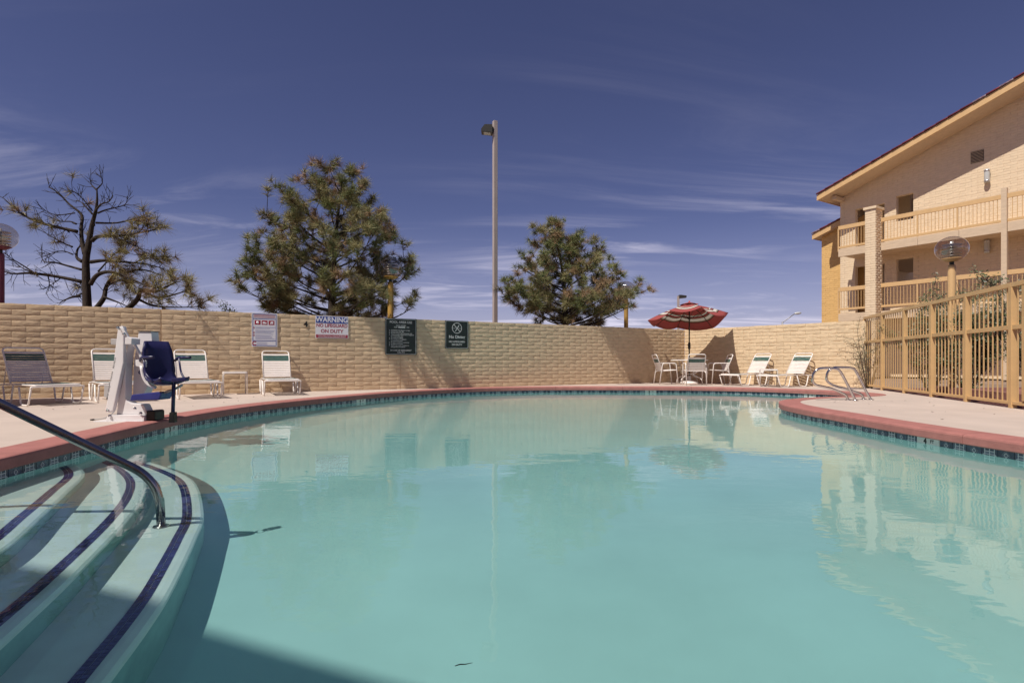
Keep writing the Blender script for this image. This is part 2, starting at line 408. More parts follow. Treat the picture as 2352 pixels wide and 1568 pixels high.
def build_floor():
    bm = bmesh.new(); loop = offset(.01)
    vs = [bm.verts.new((p.x, p.y, 0)) for p in loop]
    es = [bm.edges.new((vs[i], vs[(i+1) % NP])) for i in range(NP)]
    bmesh.ops.triangle_fill(bm, use_beauty=True, edges=es)
    for yy in (6.5, 7.5, 9, 10.5, 11.5):
        bmesh.ops.bisect_plane(bm, geom=bm.verts[:]+bm.edges[:]+bm.faces[:], plane_co=(0, yy, 0), plane_no=(0, 1, 0))
    for xx in (-2.5, -1, 1, 2.5):
        bmesh.ops.bisect_plane(bm, geom=bm.verts[:]+bm.edges[:]+bm.faces[:], plane_co=(xx, 0, 0), plane_no=(1, 0, 0))
    for v in bm.verts: v.co.z = floor_z(v.co)
    bmesh.ops.recalc_face_normals(bm, faces=bm.faces)
    if sum(f.normal.z for f in bm.faces) < 0: bmesh.ops.reverse_faces(bm, faces=bm.faces)
    me = bpy.data.meshes.new('pool_floor'); bm.to_mesh(me); bm.free(); me.materials.append(M['plaster'])
    tag(link('pool_floor', me), kind='structure')
build_floor()
# water body
def build_water():
    bm = bmesh.new(); loop = offset(.012)
    top = [bm.verts.new((p.x, p.y, WZ)) for p in loop]; bot = [bm.verts.new((p.x+.0, p.y, -2.1)) for p in loop]
    et = [bm.edges.new((top[i], top[(i+1) % NP])) for i in range(NP)]
    eb = [bm.edges.new((bot[i], bot[(i+1) % NP])) for i in range(NP)]
    bmesh.ops.triangle_fill(bm, use_beauty=True, edges=et)
    bmesh.ops.triangle_fill(bm, use_beauty=True, edges=eb)
    for i in range(NP): bm.faces.new((top[i], top[(i+1) % NP], bot[(i+1) % NP], bot[i]))
    bmesh.ops.recalc_face_normals(bm, faces=bm.faces)
    for e in et+eb: e.smooth = False
    for f in bm.faces: f.smooth = abs(f.normal.z) > .9
    me = bpy.data.meshes.new('pool_water'); bm.to_mesh(me); bm.free(); me.materials.append(M['water'])
    w = tag(link('pool_water', me), kind='structure'); w.cycles.is_caustics_caster = True
build_water()
# water-line tiles: two alternating motifs, local x along the band, local y towards the wall, z up
TH = .080
def tile_a():
    mb = MB(); mb.box((0, .004, 0), (.144, .008, TH))
    for x in (-.045, 0, .045): mb.box((x, -.0006, .003), (.007, .0012, .066), mi=1)
    for z in (.014, -.012): mb.box((0, -.0012, z), (.10, .0012, .006), mi=1)
    for s in (-1, 1): mb.bar((s*.05, -.0012, -.012), (s*.071, -.0012, -.030), .0012, .006, mi=1)
    mb.box((0, -.0004, .003), (.080, .0008, .020), mi=2)
    return mb.mesh('waterline_tile', [M['tile_dark'], M['tile_line'], M['tile_mid']])
def tile_b():
    mb = MB(); mb.box((0, .004, 0), (.144, .008, TH))
    for r, mi in ((.020, 1), (.037, 2)):
        pts = [(0, r), (r, 0), (0, -r), (-r, 0)]
        for i in range(4):
            a, b = pts[i], pts[(i+1) % 4]; mb.bar((a[0], -.0008, a[1]), (b[0], -.0008, b[1]), .0016, .0055, mi=mi)
    mb.box((0, -.0006, 0), (.016, .0012, .016), M=Matrix.Rotation(pi/4, 3, 'Y'), mi=2)
    return mb.mesh('waterline_tile', [M['tile_dark'], M['tile_line'], M['tile_mid']])
def text(s, size, m, parent, loc, rot=(pi/2, 0, 0), align='CENTER', bold=0.0, sx=1.0, name='lettering', depth=.0006):
    cu = bpy.data.curves.new('t', 'FONT'); cu.body = s; cu.size = size; cu.align_x = align; cu.align_y = 'CENTER'
    cu.extrude = depth; cu.offset = bold; cu.resolution_u = 3
    o = bpy.data.objects.new('t', cu); COL.objects.link(o)
    dg = bpy.context.evaluated_depsgraph_get(); me = bpy.data.meshes.new_from_object(o.evaluated_get(dg))
    bpy.data.objects.remove(o); bpy.data.curves.remove(cu)
    me.name = name; me.materials.clear(); me.materials.append(m)
    for p in me.polygons: p.material_index = 0
    r = link(name, me, parent, loc, rot); r.scale = (sx, 1, 1)
    return r
TA, TB = tile_a(), tile_b()
def nearest(x, y): return min(range(NP), key=lambda i: (PO[i].x-x)**2+(PO[i].y-y)**2)
def tile_frame(i, span=1):
    a, b = PO[i % NP], PO[(i+span) % NP]; p = (a+b)/2; d = b-a
    return p, atan2(d.y, d.x)            # local +y points outward
# depth markers: (picture column, row on the water line, digit)
MARK = [(411, 992, '3', 'white three foot depth marker beside the pool lift'), (2148, 1016, '4', 'white four foot depth marker on the near right pool wall'),
        (827, 925, '4', 'white depth marker under the warning sign stretch of wall'), (1488, 902, '5', 'white depth marker on the far pool edge before the table'),
        (1838, 911, '5', 'white depth marker on the far pool edge before the loungers')]
skip = set()
for x, y, dg_, lab in MARK:
    Y = F*(EYE-WZ)/(y-H0); i = nearest((x-CX)/F*Y, Y); skip |= {i, (i+1) % NP}
    p, r = tile_frame(i, 2)
    mk = MB().box((0, .004, 0), (.29, .010, TH+.002)).build('depth_marker', M['tile_white'], None, (p.x, p.y, -.1365), (0, 0, r))
    tag(mk, lab, 'depth marker', 'depth markers set in the water-line tiles')
    text(dg_, .072, M['ink'], mk, (-.035, -.0018, .004), bold=.004); text('FT', .044, M['ink'], mk, (.055, -.0018, .008), bold=.0012)
far = []
for i in range(NP):
    if i in skip: continue
    p, r = tile_frame(i)
    if p.y < 2.6: continue
    wt = link('waterline_tile', TA if i % 2 else TB, band, (p.x, p.y, -.1365), (0, 0, r))
# steps: three treads with two rows of mosaic at the nosing
STEP = [(-.42, [(-2.22,1.3),(-2.32,2.1),(-2.43,2.69),(-2.73,3.30),(-3.03,3.87),(-3.35,4.44),(-3.82,4.92),(-4.3,5.3)]),
        (-.67, [(-1.66,1.3),(-1.75,1.7),(-1.93,2.33),(-2.07,2.75),(-2.32,3.41),(-2.60,4.0),(-2.96,4.55),(-3.55,5.15),(-4.4,5.8)]),
        (-.92, [(-1.30,1.3),(-1.47,2.06),(-1.55,2.42),(-1.65,2.76),(-1.88,3.37),(-2.09,3.84),(-2.61,4.66),(-3.1,5.14),(-3.65,5.55),(-4.5,6.1)])]
tile_m = MB().box((0, 0, .002), (.0235, .027, .006)).mesh('nosing_tile', M['tile_blue'])
for z, pts in STEP:
    c = resample(catmull([(x, y, 0) for x, y in pts], False, 8), .026)
    n = len(c); nrm = []
    for i in range(n):
        t = c[min(i+1, n-1)]-c[max(i-1, 0)]; nrm.append(Vector((t.y, -t.x, 0)).normalized())   # away from the steps
    base = -1.6; mb = MB()
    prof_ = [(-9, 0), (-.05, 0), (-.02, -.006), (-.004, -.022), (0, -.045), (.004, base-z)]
    rows = []
    for i in range(0, n, 3):
        r = []
        for d, dz in prof_:
            q = c[i]+nrm[i]*(d if d > -5 else 0)
            if d < -5: q = Vector((-5.6, c[i].y*.9-.1, 0))
            r.append((q.x, q.y, z+dz))
        rows.append(r)
    k = len(prof_); vs = [v for r in rows for v in r]
    fs = [(j*k+a, j*k+a+1, (j+1)*k+a+1, (j+1)*k+a) for j in range(len(rows)-1) for a in range(k-1)]
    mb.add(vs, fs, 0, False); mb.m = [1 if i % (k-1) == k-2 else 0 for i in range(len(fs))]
    st = mb.build('pool_step', [M['step'], M['riser_shade']]); tag(st, kind='structure')
    for i in range(1, n-1):
        t = c[i+1]-c[i-1]; a = atan2(t.y, t.x)
        for d in (-.085, -.115):
            q = c[i]+nrm[i]*d
            dd = (q-Vector((-4.2, 6.5, 0)))
            if q.y < 1.6 or q.x < -4.05: continue
            link('nosing_tile', tile_m, st, (q.x, q.y, z), (0, 0, a))
# ------------------------------------------------------------------ slump block walls
def block_mesh(seed, L, h=.0945, bulge=.016, nx=4, nz=3, depth=.02):
    """slump block: sagged, irregular face with steep ends; front looks to -y"""
    rnd = random.Random(seed); mb = MB(); vs = []
    us = [0, .022/L, .5+rnd.uniform(-.15, .15), 1-.022/L, 1] if nx == 4 else [0, .03, .97, 1]
    ws = [0, .16, .78, 1]; nz = len(ws)-1
    ae = [.25]+[1]*(nx-1)+[.25]; aw = [.30, .9, 1.0, .45]
    jit = .5 if nx == 3 else 1.0
    zj = {(k, i): jit*rnd.uniform(-.010, .006) for k in range(nz+1) for i in range(nx+1)}
    for k, w in enumerate(ws):
        for i, u in enumerate(us):
            y = -bulge*ae[i]*aw[k]*(.55+.75*rnd.random())
            z = (w-.5)*h+(zj[(k, i)] if 0 < i < nx else zj[(k, i)]*.25)*(1 if k in (0, nz) else .8)
            vs.append(((u-.5)*L, y-.001, z))
    fs = [(k*(nx+1)+i, k*(nx+1)+i+1, (k+1)*(nx+1)+i+1, (k+1)*(nx+1)+i) for k in range(nz) for i in range(nx)]
    mb.add(vs, fs, 0, True)
    rim = [i for i in range(nx+1)]+[(k+1)*(nx+1)-1 for k in range(1, nz+1)]+[nz*(nx+1)+i for i in range(nx-1, -1, -1)]+[k*(nx+1) for k in range(nz-1, 0, -1)]
    b = [(vs[i][0], depth, vs[i][2]) for i in rim]; fr = [vs[i] for i in rim]; n = len(rim)
    mb.add(fr+b, [(i, i+n, (i+1) % n+n, (i+1) % n) for i in range(n)], 0, False)
    return mb
BL, BH = 0.4064, 0.1016
def block_wall(parent, L, H, mats, bulge=.0062, depth=.2, holes=(), joints=(), top=None, nparts=300, near=None, seedbase=0, back=False, z0=0.0, core=True):
    """local frame: x along the wall, -y towards the viewer, z up; returns nothing, fills the parent"""
    mblock, mcore = mats
    var = {}
    def get(Lb, key):
        k = (round(Lb, 2), key)
        if k not in var:
            b = block_mesh(seedbase+key+int(Lb*100), round(Lb, 2)-.009, bulge=bulge); var[k] = (b, b.mesh('block', mblock, recalc=False))
        return var[k]
    cuts = [0]+sorted(joints)+[L]; items = []
    ncourse = int(round(H/BH))
    for s in range(len(cuts)-1):
        a, b = cuts[s]+(.006 if s else 0), cuts[s+1]-(.006 if s < len(cuts)-2 else 0)
        for c in range(ncourse):
            x = a; first = True
            while x < b-.05:
                w = BL*(.5 if first and c % 2 else 1); first = False
                if b-(x+w) < .09: w = b-x
                w = min(w, b-x); zc = z0+(c+.5)*BH; xc = x+w/2
                ok = top is None or zc+BH*.3 < top(xc)
                for hx0, hx1, hz0, hz1 in holes:
                    if hz0-.03 < zc < hz1+.03 and x+w > hx0+.02 and x < hx1-.02:
                        # trim against the opening
                        if x < hx0-.06: w = hx0-x; xc = x+w/2
                        elif x+w > hx1+.06 and x < hx1:
                            pass
                            w2 = x+w-hx1; items_x = hx1+w2/2
                            if ok and w2 > .08: items.append((items_x, zc, w2))
                            ok = False
                        else: ok = False
                        break
                if ok and w > .06: items.append((xc, zc, w))
                x += BL*(.5 if (x == a and c % 2) else 1) if True else w
    if near is not None: items.sort(key=near)
    stuff = MB(); rr = random.Random(seedbase+5)
    for n, (x, z, w) in enumerate(items):
        b, me = get(w, rr.randrange(7) if w > .38 else rr.randrange(2))
        if n < nparts: link('block', me, parent, (x, 0, z))
        else:
            o = len(stuff.v); stuff.v += [(v[0]+x, v[1], v[2]+z) for v in b.v]
            stuff.f += [tuple(i+o for i in f) for f in b.f]; stuff.m += b.m; stuff.sm += b.sm
    if stuff.v: tag(stuff.build('block_field', mblock, parent, recalc=False), kind='stuff')
cwL = 17.6; cw0 = -9.0
rz = atan2(WD.y, WD.x)
bw = thing('block_wall', 'long tan slump block wall with signs along the far side of the pool', 'wall', W0+WD*cw0, rz)
LW = -cw0+11.885
def near_long(it):
    p = W0+WD*(cw0+it[0]); return (Vector((p.x, p.y, 0))).length
MB().box((LW/2, .10+.004, WALL_H/2-.003), (LW, .192, WALL_H-.004)).build('core', M['block_core'], bw)
J = [wall_t(x)-cw0 for x in (370, 920)]
block_wall(bw, LW, WALL_H, (M['block'], M['block_core']), joints=J, nparts=300, near=near_long)
# out of frame the same wall runs on
MB().box((-6, .10, WALL_H/2), (11.9, .19, WALL_H)).build('wall_run', M['block_core'], bw)
rw = thing('block_wall', 'shorter cream lit block wall behind the two loungers', 'wall', CORNER+Vector((0, 0, 0)), atan2(RD.y, RD.x))
MB().box((RLEN/2+.1, .104, WALL_H/2-.003), (RLEN-.2+.36, .192, WALL_H-.004)).build('core', M['block_core'], rw)
block_wall(rw, RLEN, WALL_H, (M['block'], M['block_core']), bulge=.006, joints=[1.45], seedbase=40)
# ------------------------------------------------------------------ building (local x = along the facade, y = away, z up)
BA = Vector((15.62, 24.0, 0)); BR = atan2(-.840, .542)
hotel = thing('hotel_building', 'cream three storey motel block with red tiled roof and tan balcony railings', 'building', BA, BR)
def slope_z(t): return 8.22+.333*(t+2.88)
TR = 7.2
holes = [(-1.74,-.50,5.72,7.72), (-.04,.62,6.80,7.90), (-1.74,-.50,2.82,5.05), (-.04,.62,4.02,5.14)]
def wall_panels(mb, t0, t1, d, th, zb, ztop, holes):
    xs = sorted({t0, t1}|{h[0] for h in holes}|{h[1] for h in holes})
    for a, b in zip(xs[:-1], xs[1:]):
        hs = sorted([h for h in holes if h[0] <= a+1e-6 and h[1] >= b-1e-6], key=lambda h: h[2])
        z = zb
        for h in hs+[None]:
            e = h[2] if h else None
            if e is not None: mb.box(((a+b)/2, d+th/2, (z+e)/2), (b-a, th, e-z)); z = h[3]
            else: mb.prism([(a, z), (b, z), (b, ztop(b)), (a, ztop(a))], d, d+th)
wallp = link('gable_wall', None, hotel, (0, 1.5, 0))
core = MB(); wall_panels(core, -2.42, TR, .012, .22, 0, lambda t: slope_z(t)+.05, holes)
core.build('core', M['cream_core'], wallp)
block_wall(wallp, TR+2.42, 10.6, (M['cream_block'], M['cream_core']), bulge=.012, holes=[(h[0]+2.42, h[1]+2.42, h[2], h[3]) for h in holes], top=lambda x: slope_z(x-2.42)+.06, nparts=0, seedbase=80) if False else None
def facade_blocks(parent, x0, L, H, mats, holes, top, seedbase, z0, nparts, near):
    sub = link('facade_blocks', None, parent)
    return sub
# blocks of the gable wall: children of the wall part
def shifted_wall(parent, x0, L, H, mats, holes, top, seedbase, nparts, near, z0=0.0, bulge=.0055):
    """block_wall laid out from x0; pieces are parented straight to the part"""
    var = {}; items = []; rr = random.Random(seedbase)
    for c in range(int(round((H-z0)/BH))):
        zc = z0+(c+.5)*BH; x = x0-(BL/2 if c % 2 else 0)
        spans = [(x0, x0+L)]
        for h in holes:
            if h[2]-.04 < zc < h[3]+.04:
                ns = []
                for a, b in spans:
                    if h[1] <= a or h[0] >= b: ns.append((a, b)); continue
                    if h[0]-a > .05: ns.append((a, h[0]))
                    if b-h[1] > .05: ns.append((h[1], b))
                spans = ns
        while x < x0+L:
            for a, b in spans:
                s, e = max(x, a), min(x+BL, b)
                if e-s > .06 and (top is None or zc+BH*.45 < top((s+e)/2)): items.append(((s+e)/2, zc, e-s))
            x += BL
    items.sort(key=near)
    stuff = MB()
    for n, (x, z, w) in enumerate(items):
        wq = max(.07, round(w*25)/25) if w < .39 else BL
        key = (wq, rr.randrange(6 if w > .38 else 2))
        if key not in var:
            b = block_mesh(seedbase+key[1]+int(wq*100), wq-.004, bulge=bulge, nx=3, nz=3, h=.0985); var[key] = (b, b.mesh('block', mats[0], recalc=False))
        b, me = var[key]
        if n < nparts: link('block', me, parent, (x, 0, z))
        else:
            o = len(stuff.v); stuff.v += [(v[0]+x, v[1], v[2]+z) for v in b.v]
            stuff.f += [tuple(i+o for i in f) for f in b.f]; stuff.m += b.m; stuff.sm += b.sm
    if stuff.v: tag(stuff.build('block_field', mats[0], parent, recalc=False), kind='stuff')
def near_gable(it):      # the pieces that show largest: lit area right of the openings first
    vis = it[1] > 2.9
    return (0 if vis else 1, -it[0])
shifted_wall(wallp, -2.42, TR+2.42, 10.6, (M['cream_block'], M['cream_core']), holes, lambda t: slope_z(t)+.0, 80, 300, near_gable)
# end wall, back partitions, floor slabs
mb = MB(); mb.prism([(-2.42, 0), (-2.2, 0), (-2.2, slope_z(-2.2)), (-2.42, slope_z(-2.42))], 1.74, 9.0); mb.build('end_wall', M['cream_core'], hotel)
mb = MB(); mb.box((2.4, 5.6, 7.2), (9.2, .2, 3.0)); mb.build('corridor_wall', M['cream_core'], hotel)
mb = MB(); mb.box((-1.1, 3.2, 7.1), (1.9, .15, 2.6)); mb.box((2.4, 4.8, 1.3), (9.2, .15, 2.5)); mb.build('partition', M['cream_core'], hotel)
for z0, z1, nm in ((5.40, 5.62, 'floor_slab'), (2.50, 2.72, 'floor_slab')):
    mb = MB(); mb.box(((TR-2.2)/2, 4.9, (z0+z1)/2), (TR+2.2, 6.2, z1-z0)); mb.build(nm, M['cream_core'], hotel)
    MB().box(((TR-1.745)/2, .80, (z0+z1)/2+.02), (TR+1.745, 1.38, z1-z0-.04)).build('balcony_floor', M['beam'], hotel)
for zb in (5.37, 2.47):
    e = [-1.745, -.46, 0.06, 1.38, 2.76, 4.06, 4.27, 5.6, TR]
    for a, b in ((-1.74, -.42), (0.02, 1.375), (1.385, 2.755), (2.765, 4.04), (4.22, 5.6), (5.61, TR)):
        MB().box(((a+b)/2, .045, zb+.17), (b-a, .09, .34)).build('fascia_beam', M['beam'], hotel, bevel=.006)
# balcony railings
pick = MB().box((0, 0, 0), (.018, .018, .78)).mesh('picket', M['trim'])
for zt in (6.75, 3.98):
    for a, b in ((-1.745, -.42), (.02, 4.045), (4.215, TR)):
        rail = link('balcony_railing', None, hotel, (0, 0, zt))
        MB().box(((a+b)/2, .03, -.085), (b-a, .06, .17)).build('top_rail', M['trim'], rail, bevel=.006)
        MB().box(((a+b)/2, .03, -.965), (b-a, .05, .09)).build('bottom_rail', M['trim'], rail, bevel=.005)
        k = max(1, round((b-a)/1.36)); nb = 11
        for j in range(k+1):
            x = a+(b-a)*j/k
            if 0 < j < k or (j == 0 and a < -1) : MB().box((x, .03, -.62), (.05, .045, 1.04)).build('rail_post', M['trim'], rail)
            if j < k:
                for q in range(1, nb): link('picket', pick, rail, (x+(b-a)/k*q/nb, .03, -.545))
MB().box((4.13, 0.02, 3.48), (.165, .15, 6.96)).build('porch_post', M['beam'], hotel, bevel=.006)
# brick pillar
pil = thing('brick_pillar', 'cream block pillar standing between the balcony railings with a flat cap', 'pillar', BA, BR)
px0, pw, pd0, pd = -.42, .42, -.42, .62
MB().box((px0+pw/2, pd0+pd/2, 3.55), (pw-.03, pd-.03, 7.1)).build('core', M['cream_core'], pil)
MB().box((px0+pw/2, pd0+pd/2, 7.16), (pw+.10, pd+.10, .11)).build('cap', M['cream_block'], pil, bevel=.015)
for fc, L, loc, r in (('front', pw, (px0, pd0+.012, 0), 0), ('side', pd, (px0+pw-.012, pd0, 0), pi/2)):
    pf = link('pillar_face', None, pil, loc, (0, 0, r))
    shifted_wall(pf, 0, L, 7.11, (M['cream_block'], M['cream_core']), [], None, 120 if r else 140, 150, lambda it: -it[1], bulge=.016 if r else .008)
# roof: fascia, soffit, deck and rake tiles
def roof(parent, t0, t1, dF, dB, zf, m_f=M['trim']):
    s = link('roof', None, parent)
    th = .26
    MB().prism([(t0, zf(t0)), (t1, zf(t1)), (t1, zf(t1)+th), (t0, zf(t0)+th)], dF, dF+.05).build('fascia', m_f, s)
    MB().prism([(t0+.05, zf(t0)+.04), (t1, zf(t1)+.04), (t1, zf(t1)+.07), (t0+.05, zf(t0)+.07)], dF+.052, dB).build('soffit', M['beam'], s)
    MB().prism([(t0, zf(t0)+.18), (t1, zf(t1)+.18), (t1, zf(t1)+.262), (t0, zf(t0)+.262)], dF+.052, dB).build('roof_deck', M['rooftile'], s)
    MB().box((t0+.02, (dF+dB)/2, zf(t0)+.12), (.04, dB-dF-.12, .2)).build('gutter_board', m_f, s)
    # rake tiles: half-round caps overlapping up the slope
    step = .40; n = int((t1-t0)/step); ang = math.atan(.333)
    cap = MB(); vs = []; q = 7
    for xx, r in ((-.02, .115), (.44, .098)):
        for j in range(q): vs.append((xx, -.0+r*cos(pi*j/(q-1)), r*.9*sin(pi*j/(q-1))))
    for xx, r in ((-.02, .095), (.44, .080)):
        for j in range(q): vs.append((xx, r*cos(pi*j/(q-1)), r*.9*sin(pi*j/(q-1))))
    fs = [(j, j+1, q+j+1, q+j) for j in range(q-1)]+[(2*q+j, 2*q+j+1, 3*q+j+1, 3*q+j) for j in range(q-1)]
    fs += [(j, j+1, 2*q+j+1, 2*q+j) for j in range(q-1)]+[(0, q, 3*q, 2*q), (q-1, 2*q-1, 4*q-1, 3*q-1)]
    cap.add(vs, fs, 0, True)
    me = cap.mesh('roof_tile', M['rooftile']); me2 = cap.mesh('roof_tile', M['rooftile_silver'])
    skirt = MB().box((.21, 0, -.05), (.415, .012, .15))
    for k in range(n):
        t = t0+.02+k*step
        silver = (t0 < -3.5 and k == 0) or (t0 > -3.5 and k in (15, 17))
        link('roof_tile', me2 if silver else me, s, (t, dF+.06, zf(t)+.268), (0, -ang, 0))
    return s
roof(hotel, -2.88, 8.0, .30, 10.0, slope_z)
MB().box((-2.30, 1.2, 8.28), (.18, 1.0, .16)).build('bracket', M['beam'], hotel)
# vent and wall lights
v = link('wall_vent', None, hotel, (2.855, 1.478, 8.78))
MB().box((0, .012, 0), (.42, .012, .46)).build('backing', M['dark'], v)
for k in range(8): MB().bar((-.2, 0, -.20+k*.057), (.2, 0, -.20+k*.057), .03, .014).build('louver', M['cream_core'], v)
for zc in (7.9, 5.16):
    l = thing('wall_light', 'white cylindrical wall light under the roof shadow line' if zc > 6 else 'grey cylindrical wall light under the balcony in shade', 'light', BA, BR, 'cylinder lights on the gable wall')
    MB().lathe([(0, -.26), (.085, -.26), (.09, -.2), (.09, .2), (.085, .26), (0, .26)], (3.2, 1.37, zc), 16).build('diffuser', M['lens'], l)
    for zz in (-.2, .2): MB().lathe([(.0905, -.03), (.10, -.03), (.10, .03), (.0905, .03)], (3.2, 1.37, zc+zz), 16).build('band', M['louver'], l)
    MB().box((3.2, 1.475, zc), (.13, .04, .36)).build('back_plate', M['grey_paint'], l)
# ochre wing behind
wing = thing('ochre_wing', 'ochre painted end wing with lower tiled roof beyond the cream building', 'building', BA, BR)
wf = link('end_face', None, wing, (0, 2.2, 0))
def zw(t): return 6.77+.333*(t+3.97)
MB().prism([(-3.68, 0), (-1.5, 0), (-1.5, zw(-1.5)+.03), (-3.68, zw(-3.68)+.03)], .012, .22).build('core', M['ochre_core'], wf)
MB().box((-3.58, 4.3, 3.3), (.2, 4.0, 6.6)).build('side_face', M['ochre_core'], wing)
shifted_wall(wf, -3.68, 1.3, 7.6, (M['ochre_block'], M['ochre_core']), [], lambda t: zw(t)+.02, 160, 250, lambda it: -it[1])
roof(wing, -3.97, -2.3, 1.85, 8.0, zw)
# hotel wing behind the viewer: its parapet throws the shade over the near end of the pool
wing2 = thing('hotel_wing', 'tall cream hotel wing standing behind the near end of the pool', 'building', (-4, -2.58, 0), radians(-16))
MB().box((0, -4, 4.45), (24, 8, 8.9)).build('wall', M['cream_core'], wing2)
for zf_ in (1.4, 4.2, 6.9):
    for k in range(-4, 5):
        w = MB().box((k*2.5, .01, zf_+.3), (1.5, .06, 1.3)).build('window_frame', M['beam'], wing2)
        MB().box((k*2.5, .043, zf_+.3), (1.36, .012, 1.16)).build('pane', M['bronze'], w)
MB().box((0, -3.95, 8.93), (24.3, 8.3, .06)).build('parapet_cap', M['trim'], wing2)
# ------------------------------------------------------------------ fence
fence = thing('metal_fence', 'tan steel picket fence with three rails dividing the deck from the garden', 'fence', R1+Vector((.10, 0, 0)), atan2(FD.y, FD.x))
SP = 1.32; NB = 10; PK = 10
pk1 = MB().box((0, 0, 1.48), (.015, .015, .56)).mesh('picket', M['fence']); pk2 = MB().box((0, 0, .62), (.015, .015, 1.06)).mesh('picket', M['fence'])
post = MB().box((0, 0, .875), (.075, .075, 1.75)).mesh('post', M['fence'], bevel=.004)
for b in range(NB+1): link('post', post, fence, (b*SP+.02, 0, 0))
Lf = NB*SP
for z, h in ((1.785, .065), (1.17, .065), (.075, .045)):
    for b in range(NB): MB().box((b*SP+SP/2+.02, 0, z), (SP-.078 if z < 1.7 else SP-.004, .05, h)).build('rail', M['fence'], fence, bevel=.003)
for b in range(NB):
    for q in range(1, PK):
        x = b*SP+.02+SP*q/PK
        link('picket', pk1, fence, (x, 0, 0)); link('picket', pk2, fence, (x, 0, 0))
MB().box((7.22, -.02, .93), (.62, .03, 1.62)).build('sheet_panel', M['fence'], fence)
# ------------------------------------------------------------------ globe lamps
def globe_lamp(x, y, Y, label, pole, r=.30, base=-.06):
    c = at(x, y, Y); t = thing('globe_lamp', label, 'lamp', (c.x, c.y, base), 0, 'globe lamps on posts round the pool')
    z = c.z-base
    prof = [(r*sin(a), -r*.88*cos(a)) for a in [radians(38)+k*(pi-radians(38))/16 for k in range(17)]]
    prof[-1] = (0.0005, prof[-1][1])
    MB().lathe(prof, (0, 0, z), 32).build('globe', M['globe'], t)
    zb = prof[0][1]
    MB().lathe([(.02, zb-.06), (.09, zb-.055), (prof[0][0]+.004, zb), (prof[0][0]-.01, zb+.012), (0, zb+.012)], (0, 0, z), 28).build('fitter', pole, t)
    cg = link('louver_stack', None, t, (0, 0, z))
    for k in range(5): MB().lathe([(.03, 0), (.175, -.026), (.177, -.021), (.03, .006)], (0, 0, -.13+k*.06), 20).build('louver', M['louver'], cg)
    MB().lathe([(.0, -.16), (.03, -.16), (.03, .16), (0, .16)], (0, 0, 0), 12).build('lamp_stem', M['lens'], cg)
    MB().lathe([(.0, zb-.13), (.042, zb-.13), (.042, zb-.055), (0, zb-.055)], (0, 0, z), 16).build('collar', M['bronze'], t)
    MB().lathe([(.072, 0), (.072, z+zb-.17), (.064, z+zb-.13), (0, z+zb-.13)], (0, 0, 0), 20).build('pole', pole, t)
    return t
globe_lamp(0, 543, 11.4, 'maroon post globe lamp cut by the picture edge above the wall', M['lamp_pole_m'])
globe_lamp(897, 617, 14.15, 'mustard post globe lamp half hidden in the big pine', M['lamp_pole'])
globe_lamp(1438, 664, 19.2, 'globe lamp behind the smaller pine near the red umbrella', M['lamp_pole'])
globe_lamp(2186, 572, 11.9, 'large clear globe lamp on a tan post behind the picket fence', M['lamp_pole_t'])
# tall parking light
c = at(1137, 735, 17.6)
lp = thing('light_pole', 'tall square taupe light pole with one dark box head between the pines', 'light pole', (c.x, c.y, -.06), radians(28))
MB().box((0, 0, 4.1), (.125, .125, 8.2)).build('pole', M['light_pole'], lp, bevel=.006)
hd = MB().prism([(-.55, -.13), (-.13, -.18), (-.13, .12), (-.42, .12), (-.55, -.05)], -.19, .19).build('lamp_head', M['bronze'], lp, (.03, 0, 7.95), (0, 0, radians(-28))); hd.scale = (.82, .82, .82)
MB().box((-.33, 0, -.163), (.26, .26, .012), M=Matrix.Rotation(radians(6.8), 3, 'Y')).build('lens', M['lens'], hd)
MB().box((-.10, 0, 7.95), (.10, .07, .07)).build('arm', M['bronze'], lp)
c = at(1558, 832, 62)
fp = thing('parking_light', 'distant dark parking lot light showing just above the red umbrella', 'light pole', (c.x, c.y, -.06), 0)
MB().box((0, 0, 3.95), (.22, .22, 7.9)).build('pole', M['light_pole'], fp)
MB().prism([(.05, -.16), (.82, -.10), (.82, .12), (.25, .2), (.05, .2)], -.3, .3).build('lamp_head', M['bronze'], fp, (0, 0, 7.8))
c = at(1797, 832, 85)
cb = thing('street_lamp', 'distant grey cobra head street lamp over the cream wall', 'street lamp', (c.x, c.y, -.06), 0)
MB().tube([(0, 0, 0), (0, 0, 6.7)], [.16, .12], 8).build('pole', M['galv'], cb)
MB().tube(bend([(0, 0, 6.6), (.6, 0, 7.0), (1.9, 0, 7.95)], .5), .07, 6).build('arm', M['galv'], cb)
MB().lathe([(0, -.6), (.16, -.4), (.2, 0), (.12, .45), (0, .5)], (0, 0, 0), 10).build('lamp_head', M['lens'], cb, (2.35, 0, 7.98), (0, radians(84), 0))
